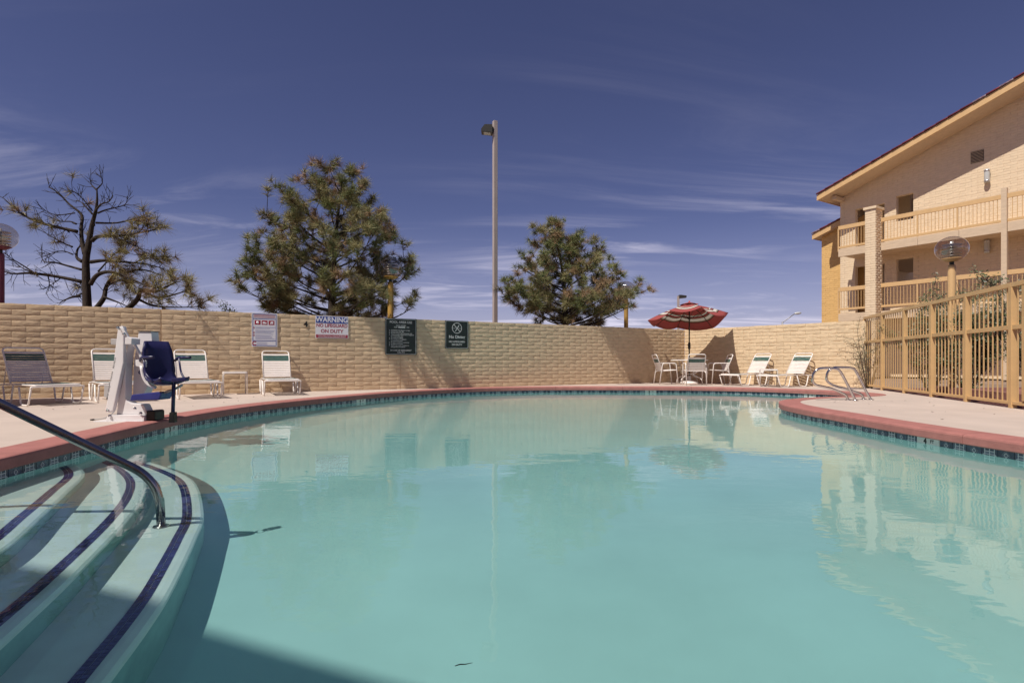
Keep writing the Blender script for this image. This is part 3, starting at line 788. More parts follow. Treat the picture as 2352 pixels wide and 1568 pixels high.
# ------------------------------------------------------------------ trees
def tuft(mb, p, d, n, ln, spread, mi, rnd, w=.013):
    d = d.normalized(); x = d.orthogonal().normalized(); y = d.cross(x)
    for k in range(n):
        a = rnd.random()*2*pi; e = spread*sqrt(rnd.random())
        v = (d*cos(e)+(x*cos(a)+y*sin(a))*sin(e)); L = ln*(.7+.5*rnd.random())
        s = v.cross(Vector((rnd.random()-.5, rnd.random()-.5, rnd.random()-.5)))
        if s.length < 1e-3: continue
        s = s.normalized()*w*.5
        q = p-d*rnd.random()*.09
        b = len(mb.v)
        tip = q+v*L+Vector((0, 0, -L*.10))
        mb.v += [tuple(q-s), tuple(q+s), tuple(tip)]; mb.f.append((b, b+1, b+2)); mb.m.append(mi); mb.sm.append(False)
def lerp_tab(tab, y):
    if y <= tab[0][0]: return tab[0][1:]
    for a, b in zip(tab[:-1], tab[1:]):
        if y <= b[0]:
            t = (y-a[0])/(b[0]-a[0]); return tuple(a[k]+(b[k]-a[k])*t for k in range(1, len(a)))
    return tab[-1][1:]
LAMPS = [at(897, 612, 14.15)]
def pine(name, label, base_px, Y, trunk_px, table, nl, r0, seed, mix, dens=1.0, tuft_len=.19):
    rnd = random.Random(seed); k = Y/F
    def W(x, y, dy=0): return at(x, y, Y)+Vector((0, dy, 0))
    root_p = W(*base_px); tr = thing(name, label, 'tree', (root_p.x, root_p.y, -.06))
    o = Vector((root_p.x, root_p.y, -.06))
    tp = [W(x, y, (rnd.random()-.5)*.12)-o for x, y in trunk_px]; tp = [Vector((tp[0].x, 0, 0))]+tp
    tp = catmull(tp, False, 5); n = len(tp)
    MB().tube(tp, [r0*(1-.88*i/(n-1)) for i in range(n)], 9).build('trunk', M['bark'], tr)
    def trunk_at(z):
        for a, b in zip(tp[:-1], tp[1:]):
            if a.z <= z <= b.z: return a.lerp(b, (z-a.z)/max(1e-6, b.z-a.z))
        return tp[-1] if z > tp[-1].z else tp[0]
    fol = MB(); y0, y1 = table[0][0], table[-1][0]; ga = 2.39996
    cl = []                                             # clumps already placed, to space them
    for i in range(nl):
        f = (i+.5)/nl; y = y0+(y1-y0)*(f**.85)
        lx, rx = lerp_tab(table, y); az = i*ga+rnd.random()*.5
        ctr = (lx+rx)/2; half = (rx-lx)/2
        z = EYE+(H0-y)*k-o.z
        tz = min(z, tp[-1].z); tpz = trunk_at(tz)
        ex = at(ctr+half*cos(az)*(.88+.20*rnd.random()), y, Y).x-o.x
        ey = sin(az)*half*k*(.75+.3*rnd.random())
        if z < 2.3 and ey < -.7: ey = -.7
        if ey < -.8 and ex < .5: ey = -.8
        tip = Vector((ex, ey, z)); hz = sqrt((ex-tpz.x)**2+ey*ey)
        st = trunk_at(max(.9, min(tp[-1].z-.05, z-hz*(.62-.32*f)-.08)))
        mid = st.lerp(tip, .55); mid.z -= hz*(.10+.06*rnd.random())
        L = [st*(1-t)**2+mid*2*t*(1-t)+tip*t*t for t in [q/7 for q in range(8)]]
        L = [p+Vector((rnd.random()-.5, rnd.random()-.5, rnd.random()-.5))*.04*(j > 0) for j, p in enumerate(L)]
        rr = r0*(.16+.18*f)*(.7+.5*rnd.random())
        lb = MB().tube(L, [max(.006, rr*(1-.85*j/7)) for j in range(8)], 6)
        ends = [(L[-1], (L[-1]-L[-3]).normalized())]
        nsub = int((2.5+hz*4.6)*dens)
        for s in range(nsub):
            t = .30+.68*rnd.random(); j = min(6, int(t*7)); p = L[j].lerp(L[j+1], t*7-j)
            dr = (L[j+1]-L[j]).normalized()
            sd = Vector((rnd.gauss(0, 1), rnd.gauss(0, 1), rnd.gauss(.35, .7))).normalized()
            v = (dr*.7+sd).normalized(); ln = (.18+.30*rnd.random())*min(1.2, .5+hz*.45)
            q1 = p+v*ln*.6; q2 = p+v*ln+Vector((0, 0, ln*.22))
            lb.tube([p, q1, q2], [.011, .008, .005], 4, caps=False)
            ends.append((q2, (q2-q1).normalized()))
            if rnd.random() < .45: ends.append((q1, v))
        lb.build('limb', M['bark'], tr)
        for p, d in ends:
            q_ = p+o
            if any(abs(q_.x-l.x) < .56 and abs(q_.z-l.z) < .52 and q_.y < l.y+.3 for l in LAMPS): continue
            if (p+o-W0).dot(WN) > -.35 and p.z+o.z < 2.05: continue
            brown = rnd.random(); g = mix[0]; b_ = mix[1]
            d2 = (d+Vector((0, 0, .25))).normalized()
            up = min(1, max(0, (p.z/tp[-1].z)))
            mi = 0 if brown < g else (2 if brown > 1-b_ else 1)
            tuft(fol, p, d2, 66, tuft_len, 1.5, mi, rnd, .011)
            for _ in range(2): tuft(fol, p+Vector((rnd.gauss(0, .085), rnd.gauss(0, .085), rnd.gauss(0, .07))), (d2+Vector((rnd.gauss(0, .5), rnd.gauss(0, .5), rnd.gauss(.1, .4)))), 40, tuft_len*.92, 1.45, mi if rnd.random() < .6 else rnd.choice((0, 1, 1, 2)), rnd, .011)
            if mi != 2 and rnd.random() < .7: tuft(fol, p-d*.14, d2, 26, tuft_len*.95, 1.5, 2 if rnd.random() < b_+.25 else 1, rnd)
    # leader tufts
    for q in range(5): tuft(fol, tp[-1]+Vector((rnd.random()-.5, rnd.random()-.5, rnd.random()-.6))*.18, Vector((0, 0, 1)), 40, tuft_len, 1.2, 0, rnd)
    fo = fol.build('crown', [M['needle_g'], M['needle_o'], M['needle_b']], tr, recalc=False)
    return tr
pine('pine_tree', 'big bushy pine with full crown rising behind the warning sign', (762, 830), 14.3, [(762,720),(764,650),(768,560),(778,480),(786,415)],
     [(384,700,822),(400,692,822),(420,690,822),(455,650,880),(500,612,905),(545,590,905),(575,545,938),(610,552,948),(650,562,945),(690,592,955),(715,605,958)], 62, .115, 11, (.38,.16), .62, .245)
pine('pine_tree', 'smaller broad pine with a pointed top right of the tall light pole', (1300, 830), 17.6, [(1300,745),(1298,690),(1292,620),(1276,550),(1264,508)],
     [(508,1248,1282),(540,1228,1335),(565,1226,1370),(600,1208,1375),(630,1172,1425),(660,1160,1455),(695,1168,1465),(722,1235,1425)], 54, .105, 23, (.46,.18), .64, .245)
def bare_pine():
    rnd = random.Random(5); Y = 12.0
    base = at(203, 830, Y); o = Vector((base.x, base.y, -.06))
    tr = thing('pine_tree', 'half dead pine with bare dark branches and thin yellow needles', 'tree', o)
    def P(x, y, dy=0): return at(x*.25, 359.3+.25*y, Y)+Vector((0, dy, 0))-o
    tkp = [(802,1500),(800,1360),(792,1150),(790,950),(812,820),(832,700),(852,600),(880,500),(892,400),(890,300)]
    tk = [P(x, y) for x, y in tkp]; tk = [Vector((tk[0].x, 0, 0))]+tk; tk = catmull(tk, False, 4); n = len(tk)
    MB().tube(tk, [.10*(1-.88*(i/(n-1))**1.1) for i in range(n)], 9).build('trunk', M['bark'], tr)
    fol = MB()
    limbs = [([(780,900),(740,780),(715,640),(700,520),(560,410),(440,300),(320,235)],.046,0,.5),
     ([(750,1150),(560,1110),(330,1080),(200,1090),(105,1065)],.045,0,-.4),([(330,1080),(240,1010),(160,950),(120,900)],.02,0,-.3),
     ([(330,1080),(200,1030),(110,985)],.018,0,.2),([(750,1040),(600,1000),(440,960),(320,950),(250,880)],.028,0,.5),
     ([(710,690),(520,650),(380,610),(270,540),(160,420)],.04,.22,-.5),([(755,965),(680,920),(660,830),(680,770)],.04,.1,.4),
     ([(670,900),(540,860),(380,880)],.016,0,.3),([(665,830),(560,790),(420,720),(330,670)],.02,.35,.3),
     ([(845,775),(920,740),(1060,745),(1200,740),(1450,710),(1550,690)],.045,.55,-.5),([(1200,740),(1350,680),(1430,600)],.018,.9,-.5),
     ([(1060,745),(1200,800),(1330,860),(1400,930)],.02,.4,-.3),([(830,970),(960,950),(1100,960),(1250,970),(1400,1000)],.042,.75,.4),
     ([(1250,970),(1350,920),(1460,900)],.016,.9,.3),([(830,1175),(900,1100),(1000,1070),(1120,1080),(1280,1140),(1450,1210),(1600,1230)],.05,.4,-.6),
     ([(880,1400),(940,1300),(945,1200),(980,1110),(1060,1060),(1230,1020),(1390,1070)],.055,.5,.5),
     ([(1150,1420),(1280,1310),(1330,1230),(1480,1250),(1620,1200),(1700,1180)],.06,.8,-.5),([(1330,1240),(1470,1300),(1650,1270),(1800,1230)],.035,.95,-.3),
     ([(950,1290),(1050,1330),(1140,1375)],.03,.2,.2),([(1290,1320),(1400,1370),(1600,1380),(1790,1370)],.03,.8,.3),
     ([(890,310),(820,250),(790,190)],.018,0,.2),([(890,300),(960,250),(970,200)],.016,.1,-.2),([(860,640),(880,540),(960,460),(1060,440),(1125,395)],.03,0,-.4),
     ([(880,610),(1050,600),(1200,540),(1270,480)],.024,.04,.5),([(900,520),(1010,500),(1210,470),(1270,410)],.02,0,-.5),
     ([(850,530),(760,450),(690,400),(610,370)],.02,.05,.4),([(850,500),(750,360),(690,330)],.014,.1,-.3),([(700,620),(620,590),(500,580),(410,545)],.02,0,.4),
     ([(690,520),(560,550),(480,515)],.014,0,-.4),([(740,1280),(680,1300),(625,1350)],.035,0,-.3),([(750,1260),(680,1270),(610,1278)],.02,0,.3),
     ([(560,1115),(510,1180),(470,1235)],.012,.1,-.3),([(440,1095),(420,1170),(345,1250)],.014,0,.3),([(640,700),(600,660),(480,640)],.014,.4,-.4),
     ([(1000,1180),(1100,1130),(1160,1230),(1250,1280)],.018,.6,.5),([(900,1060),(1010,900),(1060,830)],.02,.7,.3),([(790,1180),(700,1170),(600,1160)],.015,.3,.4)]
    for pts, r, leafy, dep in limbs:
        k = len(pts); L = [P(x, y, dep*.7*(i/(k-1))**1.2) for i, (x, y) in enumerate(pts)]
        L = catmull(L, False, 4); m = len(L)
        lb = MB().tube(L, [max(.005, r*(1-.82*j/(m-1))) for j in range(m)], 6)
        tot = sum((L[i+1]-L[i]).length for i in range(m-1))
        for s in range(int(tot*12)+2):
            t = .22+.78*rnd.random(); j = min(m-2, int(t*(m-1))); p = L[j].lerp(L[j+1], t*(m-1)-j)
            dr = (L[j+1]-L[j]).normalized(); sd = Vector((rnd.gauss(0, 1), rnd.gauss(0, 1), rnd.gauss(.25, .8))).normalized()
            v = (dr*.8+sd*.9).normalized(); ln = .10+.26*rnd.random()
            q1 = p+v*ln*.55; q2 = p+v*ln+Vector((0, 0, .05*rnd.random()))+sd*.03
            lb.tube([p, q1, q2], [.0065, .005, .003], 4, caps=False)
            if rnd.random() < .75:
                w = (v+Vector((rnd.gauss(0, .6), rnd.gauss(0, .6), rnd.gauss(.1, .5)))).normalized(); q3 = q1+w*ln*.6
                lb.tube([q1, q3], [.005, .003], 4, caps=False)
                if rnd.random() < leafy*.8: tuft(fol, q3, (w+Vector((0, 0, .2))), 34, .23, 1.3, rnd.choice((0, 0, 1, 2)), rnd, .009)
            if rnd.random() < leafy*.8: tuft(fol, q2, (v+Vector((0, 0, .2))), 42, .25, 1.35, rnd.choice((0, 0, 1, 2)), rnd, .009)
        if rnd.random() < leafy: tuft(fol, L[-1], (L[-1]-L[-2]), 40, .2, 1.3, 0, rnd, .009)
        lb.build('limb', M['bark'], tr)
    fol.build('crown', [M['needle_y'], M['needle_o'], M['needle_b']], tr, recalc=False)
bare_pine()
# ------------------------------------------------------------------ shrubs and garden behind the fence
def shrub(name, label, loc, size, nleaf, seed, pale=.4, leaf=.035, group=None, nst=9):
    rnd = random.Random(seed); t = thing(name, label, 'shrub', loc, 0, group)
    st = MB(); lf = MB(); tips = []
    for k in range(nst):
        a = rnd.random()*2*pi; r = sqrt(rnd.random())
        e = Vector((cos(a)*r*size[0], sin(a)*r*size[1], size[2]*(.55+.5*rnd.random())))
        b = Vector((cos(a)*.05, sin(a)*.05, 0)); m = b.lerp(e, .5)+Vector((rnd.gauss(0, .06), rnd.gauss(0, .06), .1))
        pts = [b*(1-q)**2+m*2*q*(1-q)+e*q*q for q in [i/5 for i in range(6)]]
        st.tube(pts, [.014-.002*i for i in range(6)], 5); tips.append(pts)
        for q in range(5):
            p = pts[rnd.randrange(2, 6)]; e2 = p+Vector((rnd.gauss(0, .2), rnd.gauss(0, .2), rnd.gauss(.18, .15)))
            st.tube([p, e2], [.006, .003], 4, caps=False); tips.append([p.lerp(e2, i/5) for i in range(6)])
    for k in range(nleaf):
        pts = rnd.choice(tips); j = rnd.random()*.98; i = int(j*5)
        p = pts[i].lerp(pts[min(i+1, 5)], j*5-i)+Vector((rnd.gauss(0, .045), rnd.gauss(0, .045), rnd.gauss(0, .045)))
        d = Vector((rnd.gauss(0, 1), rnd.gauss(0, 1), rnd.gauss(.3, 1))).normalized(); x = d.orthogonal().normalized()
        L = leaf*(.6+.8*rnd.random()); q = len(lf.v)
        lf.v += [tuple(p), tuple(p+d*L*.5+x*L*.24), tuple(p+d*L), tuple(p+d*L*.5-x*L*.24)]
        lf.f.append((q, q+1, q+2, q+3)); lf.m.append(1 if rnd.random() < pale else 0); lf.sm.append(False)
    st.build('stems', M['twig'], t); lf.build('leaves', [M['leaf'], M['leaf_l']], t, recalc=False)
    return t
def fpt(s, off): 
    p = R1+FD*s; n = Vector((-FD.y, FD.x, 0))
    return (p.x+n.x*off, p.y+n.y*off, -.04)
shrub('shrub', 'wiry shrub poking through the fence end at the cream wall', fpt(.30, .12), (.38,.36,1.45), 2200, 3, .45, .028, nst=9)
shrub('shrub', 'dense pale leaved shrub behind the first fence bays', fpt(1.5, 1.0), (.75,.8,1.95), 11000, 31, .3, .052, nst=18)
shrub('shrub', 'dark leafy shrub behind the middle of the fence', fpt(2.9, 1.1), (.9,.8,2.0), 12000, 32, .25, .052, nst=20)
shrub('shrub', 'tall leafy shrub beside the fence lamp post', fpt(4.0, 1.9), (1.0,.9,2.05), 12000, 33, .3, .052, nst=20)
shrub('shrub', 'low pale shrub among the red gravel behind the fence', fpt(5.3, 2.7), (.8,.8,1.5), 8000, 34, .5, .050, nst=16)
shrub('shrub', 'distant bush top just showing over the tan wall', tuple(at(513, 830, 17.0)*1.0-Vector((0, 0, EYE+.06))), (.45,.45,2.25), 2600, 35, .1, .05)
def rock(loc, s, seed, lab):
    bm = bmesh.new(); bmesh.ops.create_icosphere(bm, subdivisions=3, radius=1)
    for v in bm.verts:
        n = noise.noise(v.co*1.3+Vector((seed, 0, 0)))*.35+noise.noise(v.co*3+Vector((0, seed, 0)))*.12
        v.co = Vector((v.co.x*s[0], v.co.y*s[1], max(-.2, v.co.z)*s[2]))*(1+n)
    for f in bm.faces: f.smooth = True
    me = bpy.data.meshes.new('boulder'); bm.to_mesh(me); bm.free(); me.materials.append(M['stone'])
    tag(link('boulder', me, None, loc), lab, 'boulder', 'boulders in the garden bed')
rock(fpt(5.7, 1.6), (.62,.5,.5), 3, 'largest red boulder in the gravel bed behind the fence')
rock(fpt(4.6, 1.2), (.35,.3,.22), 8, 'low flat boulder beside the fence lamp post')
rock(fpt(6.4, 2.8), (.5,.45,.38), 12, 'boulder farther back near the fence panel')
kb = MB().box((0, 0, .07), (5.0, .22, .22)).build('garden_curb', M['stone'], None, fpt(4.6, .95), (0, 0, atan2(FD.y, FD.x))); tag(kb, kind='structure')
# ------------------------------------------------------------------ signs on the long wall
def sign_root(name, label, x0, x1, yt, yb):
    xm = (x0+x1)/2; p = wall_pt(xm, (yt+yb)/2, .022); w = (wall_t(x1)-wall_t(x0)); Yd = (W0+WD*wall_t(xm)).y; h = (yb-yt)/F*Yd
    t = thing(name, label, 'sign', p, rz, 'signs screwed to the long block wall'); return t, w, h
def plate(t, w, h, m, name='plate', y=0, r=.0, th=.006):
    if r:
        pts = []
        for sx, sz, a0 in ((1, 1, 0), (-1, 1, 90), (-1, -1, 180), (1, -1, 270)):
            for k in range(4):
                a = radians(a0+30*k); pts.append((sx*(w/2-r)+r*cos(a), sz*(h/2-r)+r*sin(a)))
        return MB().prism(pts, y, y+th).build(name, m, t)
    return MB().box((0, y+th/2, 0), (w, th, h)).build(name, m, t)
def border(t, w, h, inset, lw, m, name='border', y=-.001, r=.02):
    pts = bend([(-(w/2-inset), y, -(h/2-inset)), (w/2-inset, y, -(h/2-inset)), (w/2-inset, y, h/2-inset), (-(w/2-inset), y, h/2-inset)], r, 4, closed=True)
    mb = MB(); n = len(pts)
    for i in range(n):
        a, b = pts[i], pts[(i+1) % n]
        if (a-b).length > 1e-5: mb.bar(a, b, .0012, lw)
    return mb.build(name, m, t)
# white pool rules notice
t, w, h = sign_root('notice_sign', 'white pool notice with blue border and three red picture boxes', 578, 637, 719, 796)
plate(t, w, h, M['sign_white']); border(t, w, h, .025, .012, M['sign_blue'], r=.003)
for z in (.325, -.325): MB().box((0, -.0012, z*h), (w-.05, .0014, .012)).build('rule_line', M['sign_blue'], t)
for k, x in enumerate((-.27, 0, .27)):
    bx = MB().box((x*w, -.001, .215*h), (.225*w, .002, .125*h)).build('picture_box', M['sign_red'], t)
    if k == 0: MB().lathe([(0, 0), (.056*w, 0), (.056*w, .001), (0, .001)], (0, 0, 0), 16).build('symbol', M['sign_white'], bx, (x*w, -.0022, .215*h), (pi/2, 0, 0))
    elif k == 1:
        mb = MB(); mb.prism([(-.08*w, -.035*h), (.07*w, -.035*h), (.085*w, .0), (.02*w, .012*h), (-.02*w, .03*h), (-.075*w, .02*h)], -.0028, -.002); mb.build('symbol', M['sign_white'], bx, (x*w, 0, .215*h))
    else:
        mb = MB(); mb.prism([(-.06*w, -.04*h), (.0, -.03*h), (.06*w, -.035*h), (.07*w, .02*h), (.02*w, .045*h), (-.04*w, .02*h)], -.0028, -.002); mb.build('symbol', M['sign_white'], bx, (x*w, 0, .215*h))
rnd = random.Random(2)
mb = MB()
for z in (.435, .40, .365): mb.box((0, -.0008, z*h), (.82*w, .0012, .010), mi=0)
tx = mb.build('print_line', M['sign_red'], t); mb = MB()
for k in range(16):
    z = .085-.024*k; ww = (.55+.25*rnd.random())*w
    if k in (3, 9): continue
    mb.box((-.36*w+ww/2, -.0008, z*h), (ww, .0012, .006))
for k in range(4): mb.box((-.1*w, -.0008, (-.37-.028*k)*h), (.4*w, .0012, .006))
mb.build('print_line', M['sign_lilac'], t)
for z in (.055, -.085, -.165): border(link('check_box', None, t, (-.42*w, 0, z*h)), .05*w, .05*w, 0, .008, M['sign_red'], 'box_outline', -.0012, .002)
text('C', .12, M['sign_red'], t, (-.40*w, -.0012, -.41*h), bold=.004)
# warning sign
t, w, h = sign_root('warning_sign', 'white blue and red warning sign about no lifeguard on duty', 724.5, 800, 726, 777)
plate(t, w, h, M['sign_white'])
MB().box((0, -.001, .325*h), (.96*w, .0022, .295*h)).build('blue_band', M['sign_blue'], t)
MB().box((0, -.001, -.405*h), (.96*w, .0022, .14*h)).build('red_band', M['sign_red'], t)
text('WARNING', .215*w, M['sign_white'], t, (0, -.0028, .325*h), bold=.004, sx=.93)
text('NO LIFEGUARD', .150*w, M['sign_red'], t, (0, -.001, .065*h), bold=.0025, sx=.90)
text('ON DUTY', .150*w, M['sign_red'], t, (0, -.001, -.185*h), bold=.0025, sx=1.0)
text('CHILDREN UNDER THE AGE OF 14 SHALL NOT USE POOL OR SPA', .034*w, M['sign_white'], t, (0, -.0028, -.375*h), bold=.0005, sx=.86)
text('WITHOUT A PARENT OR ADULT GUARDIAN IN ATTENDANCE', .034*w, M['sign_white'], t, (0, -.0028, -.44*h), bold=.0005, sx=.86)
# pool area use sign
t, w, h = sign_root('pool_rules_sign', 'tall dark green pool area use sign with white bullet list', 884.5, 956.5, 731.5, 815)
plate(t, w, h, M['sign_green'], r=.02); border(t, w, h, .018, .008, M['sign_grey'])
text('POOL AREA USE', .098*w, M['sign_grey'], t, (0, -.001, .395*h), bold=.0008)
text('POOL HOURS', .050*w, M['sign_grey'], t, (0, -.001, .305*h), bold=.0005)
text('9:00', .062*w, M['sign_grey'], t, (-.17*w, -.001, .255*h)); text('PM', .062*w, M['sign_grey'], t, (.22*w, -.001, .255*h))
MB().box((.02*w, -.001, .258*h), (.22*w, .002, .035*h)).build('patch', M['sign_grey'], t)
lines = [('Unattended. No lifeguard on duty.',1),('Swim at your own risk.',1),('Pool for use by registered guests only.',1),('Children under 14 must be accompanied',1),('by a responsible adult.',0),('No diving or jumping.',1),('No running or horseplay in',1),('or around pool area.',0),('No glass containers in pool area.',1),('No pets in pool area.',1),('Report any unsafe conditions to',1),('management immediately.',0)]
for k, (s, b) in enumerate(lines):
    z = (.175-.0415*k)*h
    text(s, .044*w, M['sign_grey'], t, (-.32*w, -.001, z), align='LEFT', bold=.0005)
    if b: MB().lathe([(0, 0), (.011*w, 0), (.011*w, .001), (0, .001)], (0, 0, 0), 8).build('bullet', M['sign_grey'], t, (-.365*w, -.001, z), (pi/2, 0, 0))
text('IN CASE OF EMERGENCY', .060*w, M['sign_grey'], t, (0, -.001, -.375*h), bold=.001); text('CALL 911', .060*w, M['sign_grey'], t, (0, -.001, -.43*h), bold=.001)
# no diving sign
t, w, h = sign_root('no_diving_sign', 'small dark green no diving sign with crossed swimmer circle', 1022, 1075.5, 736.5, 800.5)
plate(t, w, h, M['sign_green'], r=.015); border(t, w, h, .017, .007, M['sign_grey'])
cz = .235*h; R_ = .20*w
mb = MB(); pts = [(R_*cos(2*pi*k/28), -.001, cz+R_*sin(2*pi*k/28)) for k in range(28)]
for k in range(28): mb.bar(pts[k], pts[(k+1) % 28], .0012, .014)
mb.bar((-R_*.7, -.001, cz+R_*.7), (R_*.7, -.001, cz-R_*.7), .0012, .016); mb.build('prohibition_ring', M['sign_grey'], t)
mb = MB(); mb.bar((-R_*.35, -.0022, cz-R_*.6), (R_*.15, -.0022, cz+R_*.05), .0012, .016); mb.bar((R_*.1, -.0022, cz), (R_*.42, -.0022, cz+R_*.55), .0012, .022)
mb.bar((-R_*.9, -.0022, cz-R_*.05), (-R_*.2, -.0022, cz-R_*.05), .0012, .008); mb.bar((R_*.35, -.0022, cz-R_*.05), (R_*.9, -.0022, cz-R_*.05), .0012, .008); mb.build('swimmer_symbol', M['sign_grey'], t)
text('No Diving', .165*w, M['sign_grey'], t, (0, -.001, -.085*h), bold=.002)
text('NO LIFEGUARD', .098*w, M['sign_grey'], t, (0, -.001, -.255*h), bold=.001); text('ON DUTY', .098*w, M['sign_grey'], t, (0, -.001, -.36*h), bold=.001)
for sx in (-1, 1):
    for sz in (-1, 1): MB().lathe([(0, 0), (.008, 0), (.006, .003), (0, .003)], (0, 0, 0), 10).build('screw', M['galv'], t, (sx*(w/2-.03), -.0005, sz*(h/2-.03)), (pi/2, 0, 0))
p = wall_pt(702, 745, .018)
num = thing('number_mark', 'small black painted numeral four on the tan wall between two signs', 'number', p, rz)
text('4', .165, M['ink'], num, (0, 0, 0), bold=.006, name='numeral', depth=.002)
# ------------------------------------------------------------------ chairs, loungers, tables
def strip(a, b, w, nrm, m, parent, name='strap', sag=.008, th=.005):
    """flat vinyl strap from a to b, width w along the in-plane direction, slight sag"""
    a = Vector(a); b = Vector(b); nrm = Vector(nrm).normalized(); ax = (b-a).normalized(); wd = nrm.cross(ax)
    vs = []; N = 4
    for i in range(N+1):
        t = i/N; p = a.lerp(b, t)-nrm*sag*4*t*(1-t)
        for s, q in ((-1, .5), (1, .5), (1, -.5), (-1, -.5)): vs.append(p+wd*w/2*s+nrm*th*q)
    fs = []
    for i in range(N):
        for j in range(4): fs.append((i*4+j, i*4+(j+1) % 4, i*4+4+(j+1) % 4, i*4+4+j))
    fs += [(0, 1, 2, 3), (N*4+3, N*4+2, N*4+1, N*4)]
    return MB().add(vs, fs).build(name, m, parent)
R_T = .0135
def make_lounger(label):
    t = thing('lounger', label, 'lounger', group='white strap loungers round the pool')
    SL, HW, ZS = 1.08, .30, .315
    fr = bend([(-.02, -HW, ZS), (SL, -HW, ZS), (SL, HW, ZS), (-.02, HW, ZS)], .05)
    MB().tube(fr, R_T, 8).build('seat_frame', M['white_tube'], t)
    bt = Vector((-.36, 0, .90)); bb = Vector((.03, 0, .33))
    fr = bend([(.03, -HW+.03, .33), (-.36, -HW+.03, .90), (-.36, HW-.03, .90), (.03, HW-.03, .33)], .08)
    MB().tube(fr, R_T, 8).build('back_frame', M['white_tube'], t)
    up = (bt-bb).normalized(); nr = Vector((up.z, 0, -up.x))
    cols = ['strap']*9+['green_strap']*3+['strap']
    for k, c in enumerate(cols):
        p = bb+up*(.045+k*.046)
        strip((p.x, -HW+.018, p.z), (p.x, HW-.018, p.z), .036, nr, M[c], t, 'back_strap', .006)
    cols = ['strap']*5+['green_strap']*10+['strap']*4
    for k, c in enumerate(cols):
        x = .09+k*.0515
        strip((x, -HW-.005, ZS+.012), (x, HW+.005, ZS+.012), .040, (0, 0, 1), M[c], t, 'seat_strap', .008)
    for s in (-1, 1):
        y = s*(HW+.03)
        MB().tube(bend([(.60, y, ZS-.03), (.68, y, .0135), (.98, y, .0135), (1.09, y, ZS-.02)], .07), R_T, 8).build('leg', M['white_tube'], t)
        MB().tube(bend([(-.08, y, ZS-.03), (.0, y, .0135), (.25, y, .0135), (.36, y, ZS-.02)], .07), R_T, 8).build('leg', M['white_tube'], t)
        MB().tube([(-.20, s*(HW-.05), .665), (-.34, s*(HW-.05), .30)], .009, 6).build('brace', M['white_tube'], t)
    MB().tube(bend([(1.09, -HW-.03, ZS-.05), (1.09, -HW-.03, ZS-.022), (1.09, HW+.03, ZS-.022), (1.09, HW+.03, ZS-.05)], .03), R_T, 8).build('cross_bar', M['white_tube'], t)
    MB().tube(bend([(0, -HW, ZS), (-.38, -HW, ZS-.02), (-.38, HW, ZS-.02), (0, HW, ZS)], .06), .011, 8).build('rear_frame', M['white_tube'], t)
    return t
def place(o, p, ax, label, first):
    c = o if first else copy_tree(o)
    c.location = p; c.rotation_euler = (0, 0, atan2(ax[1], ax[0])); c['label'] = label
    return c
LG = make_lounger('x')
place(LG, (-7.86, 9.25, 0), (.84, -.54), 'lounger with its back in deep shade at the picture edge', True)
place(LG, (-7.16, 10.15, 0), (.68, -.73), 'lounger half hidden behind the white pool lift mast', False)
place(LG, (-6.20, 10.98, 0), (.60, -.80), 'lounger beside the small side table behind the blue lift seat', False)
place(LG, (-5.02, 12.10, 0), (.47, -.88), 'lounger under the white notice sign facing the pool', False)
place(LG, (7.02, 16.32, 0), (-.88, -.47), 'lounger by the cream wall nearer the umbrella table', False)
place(LG, (7.72, 15.42, 0), (-.90, -.43), 'lounger by the cream wall nearer the picket fence', False)
def make_side_table(label):
    t = thing('side_table', label, 'table', group='small white side tables')
    MB().box((0, 0, .455), (.44, .40, .02)).build('table_top', M['white_tube'], t, bevel=.008)
    MB().tube(bend([(.22, -.20, .435), (.22, .20, .435), (-.22, .20, .435), (-.22, -.20, .435)], .05, closed=True), .011, 6, closed=True).build('rim', M['white_tube'], t)
    for sx in (-1, 1):
        for sy in (-1, 1): MB().tube(bend([(sx*.15, sy*.18, .440), (sx*.215, sy*.19, .435), (sx*.215, sy*.19, 0)], .05), .011, 6).build('leg', M['white_tube'], t)
    return t
STB = make_side_table('x')
place(STB, (-5.74, 11.72, 0), (WD.x, WD.y), 'side table between two loungers under the tan wall', True)
place(STB, (7.05, 15.55, 0), (.8, -.3), 'side table behind the loungers at the cream wall', False)
def make_chair(label):
    t = thing('patio_chair', label, 'chair', group='white patio chairs round the table')
    for s in (-1, 1):
        y = s*.275
        MB().tube(bend([(.27, y, 0), (.21, y, .625), (-.19, y, .625), (-.285, y, 0)], .07), .0145, 8).build('leg_frame', M['white_tube'], t)
    MB().tube(bend([(-.20, -.235, .40), (.24, -.235, .425), (.24, .235, .425), (-.20, .235, .40)], .04), .013, 8).build('seat_frame', M['white_tube'], t)
    MB().tube(bend([(-.17, -.235, .38), (-.36, -.235, .875), (-.36, .235, .875), (-.17, .235, .38)], .07), .0145, 8).build('back_frame', M['white_tube'], t)
    for s in (-1, 1): MB().tube([(-.20, s*.25, .40), (-.235, s*.272, .33)], .010, 6).build('bracket', M['white_tube'], t)
    for k in range(8):
        x = -.165+k*.053; strip((x, -.243, .403+k*.003), (x, .243, .403+k*.003), .046, (0, 0, 1), M['green_strap' if k in (6,) else 'strap'], t, 'seat_strap', .012)
    bb = Vector((-.19, 0, .44)); up = Vector((-.19, 0, .495)).normalized(); nr = Vector((up.z, 0, -up.x))
    for k in range(9):
        p = bb+up*(k*.05)
        if k == 8: continue
        strip((p.x, -.243, p.z), (p.x, .243, p.z), .043, nr, M['green_strap' if k in (5, 6) else 'strap'], t, 'back_strap', .006)
    return t
TC = Vector((5.34, 17.05, 0))
CH = make_chair('x')
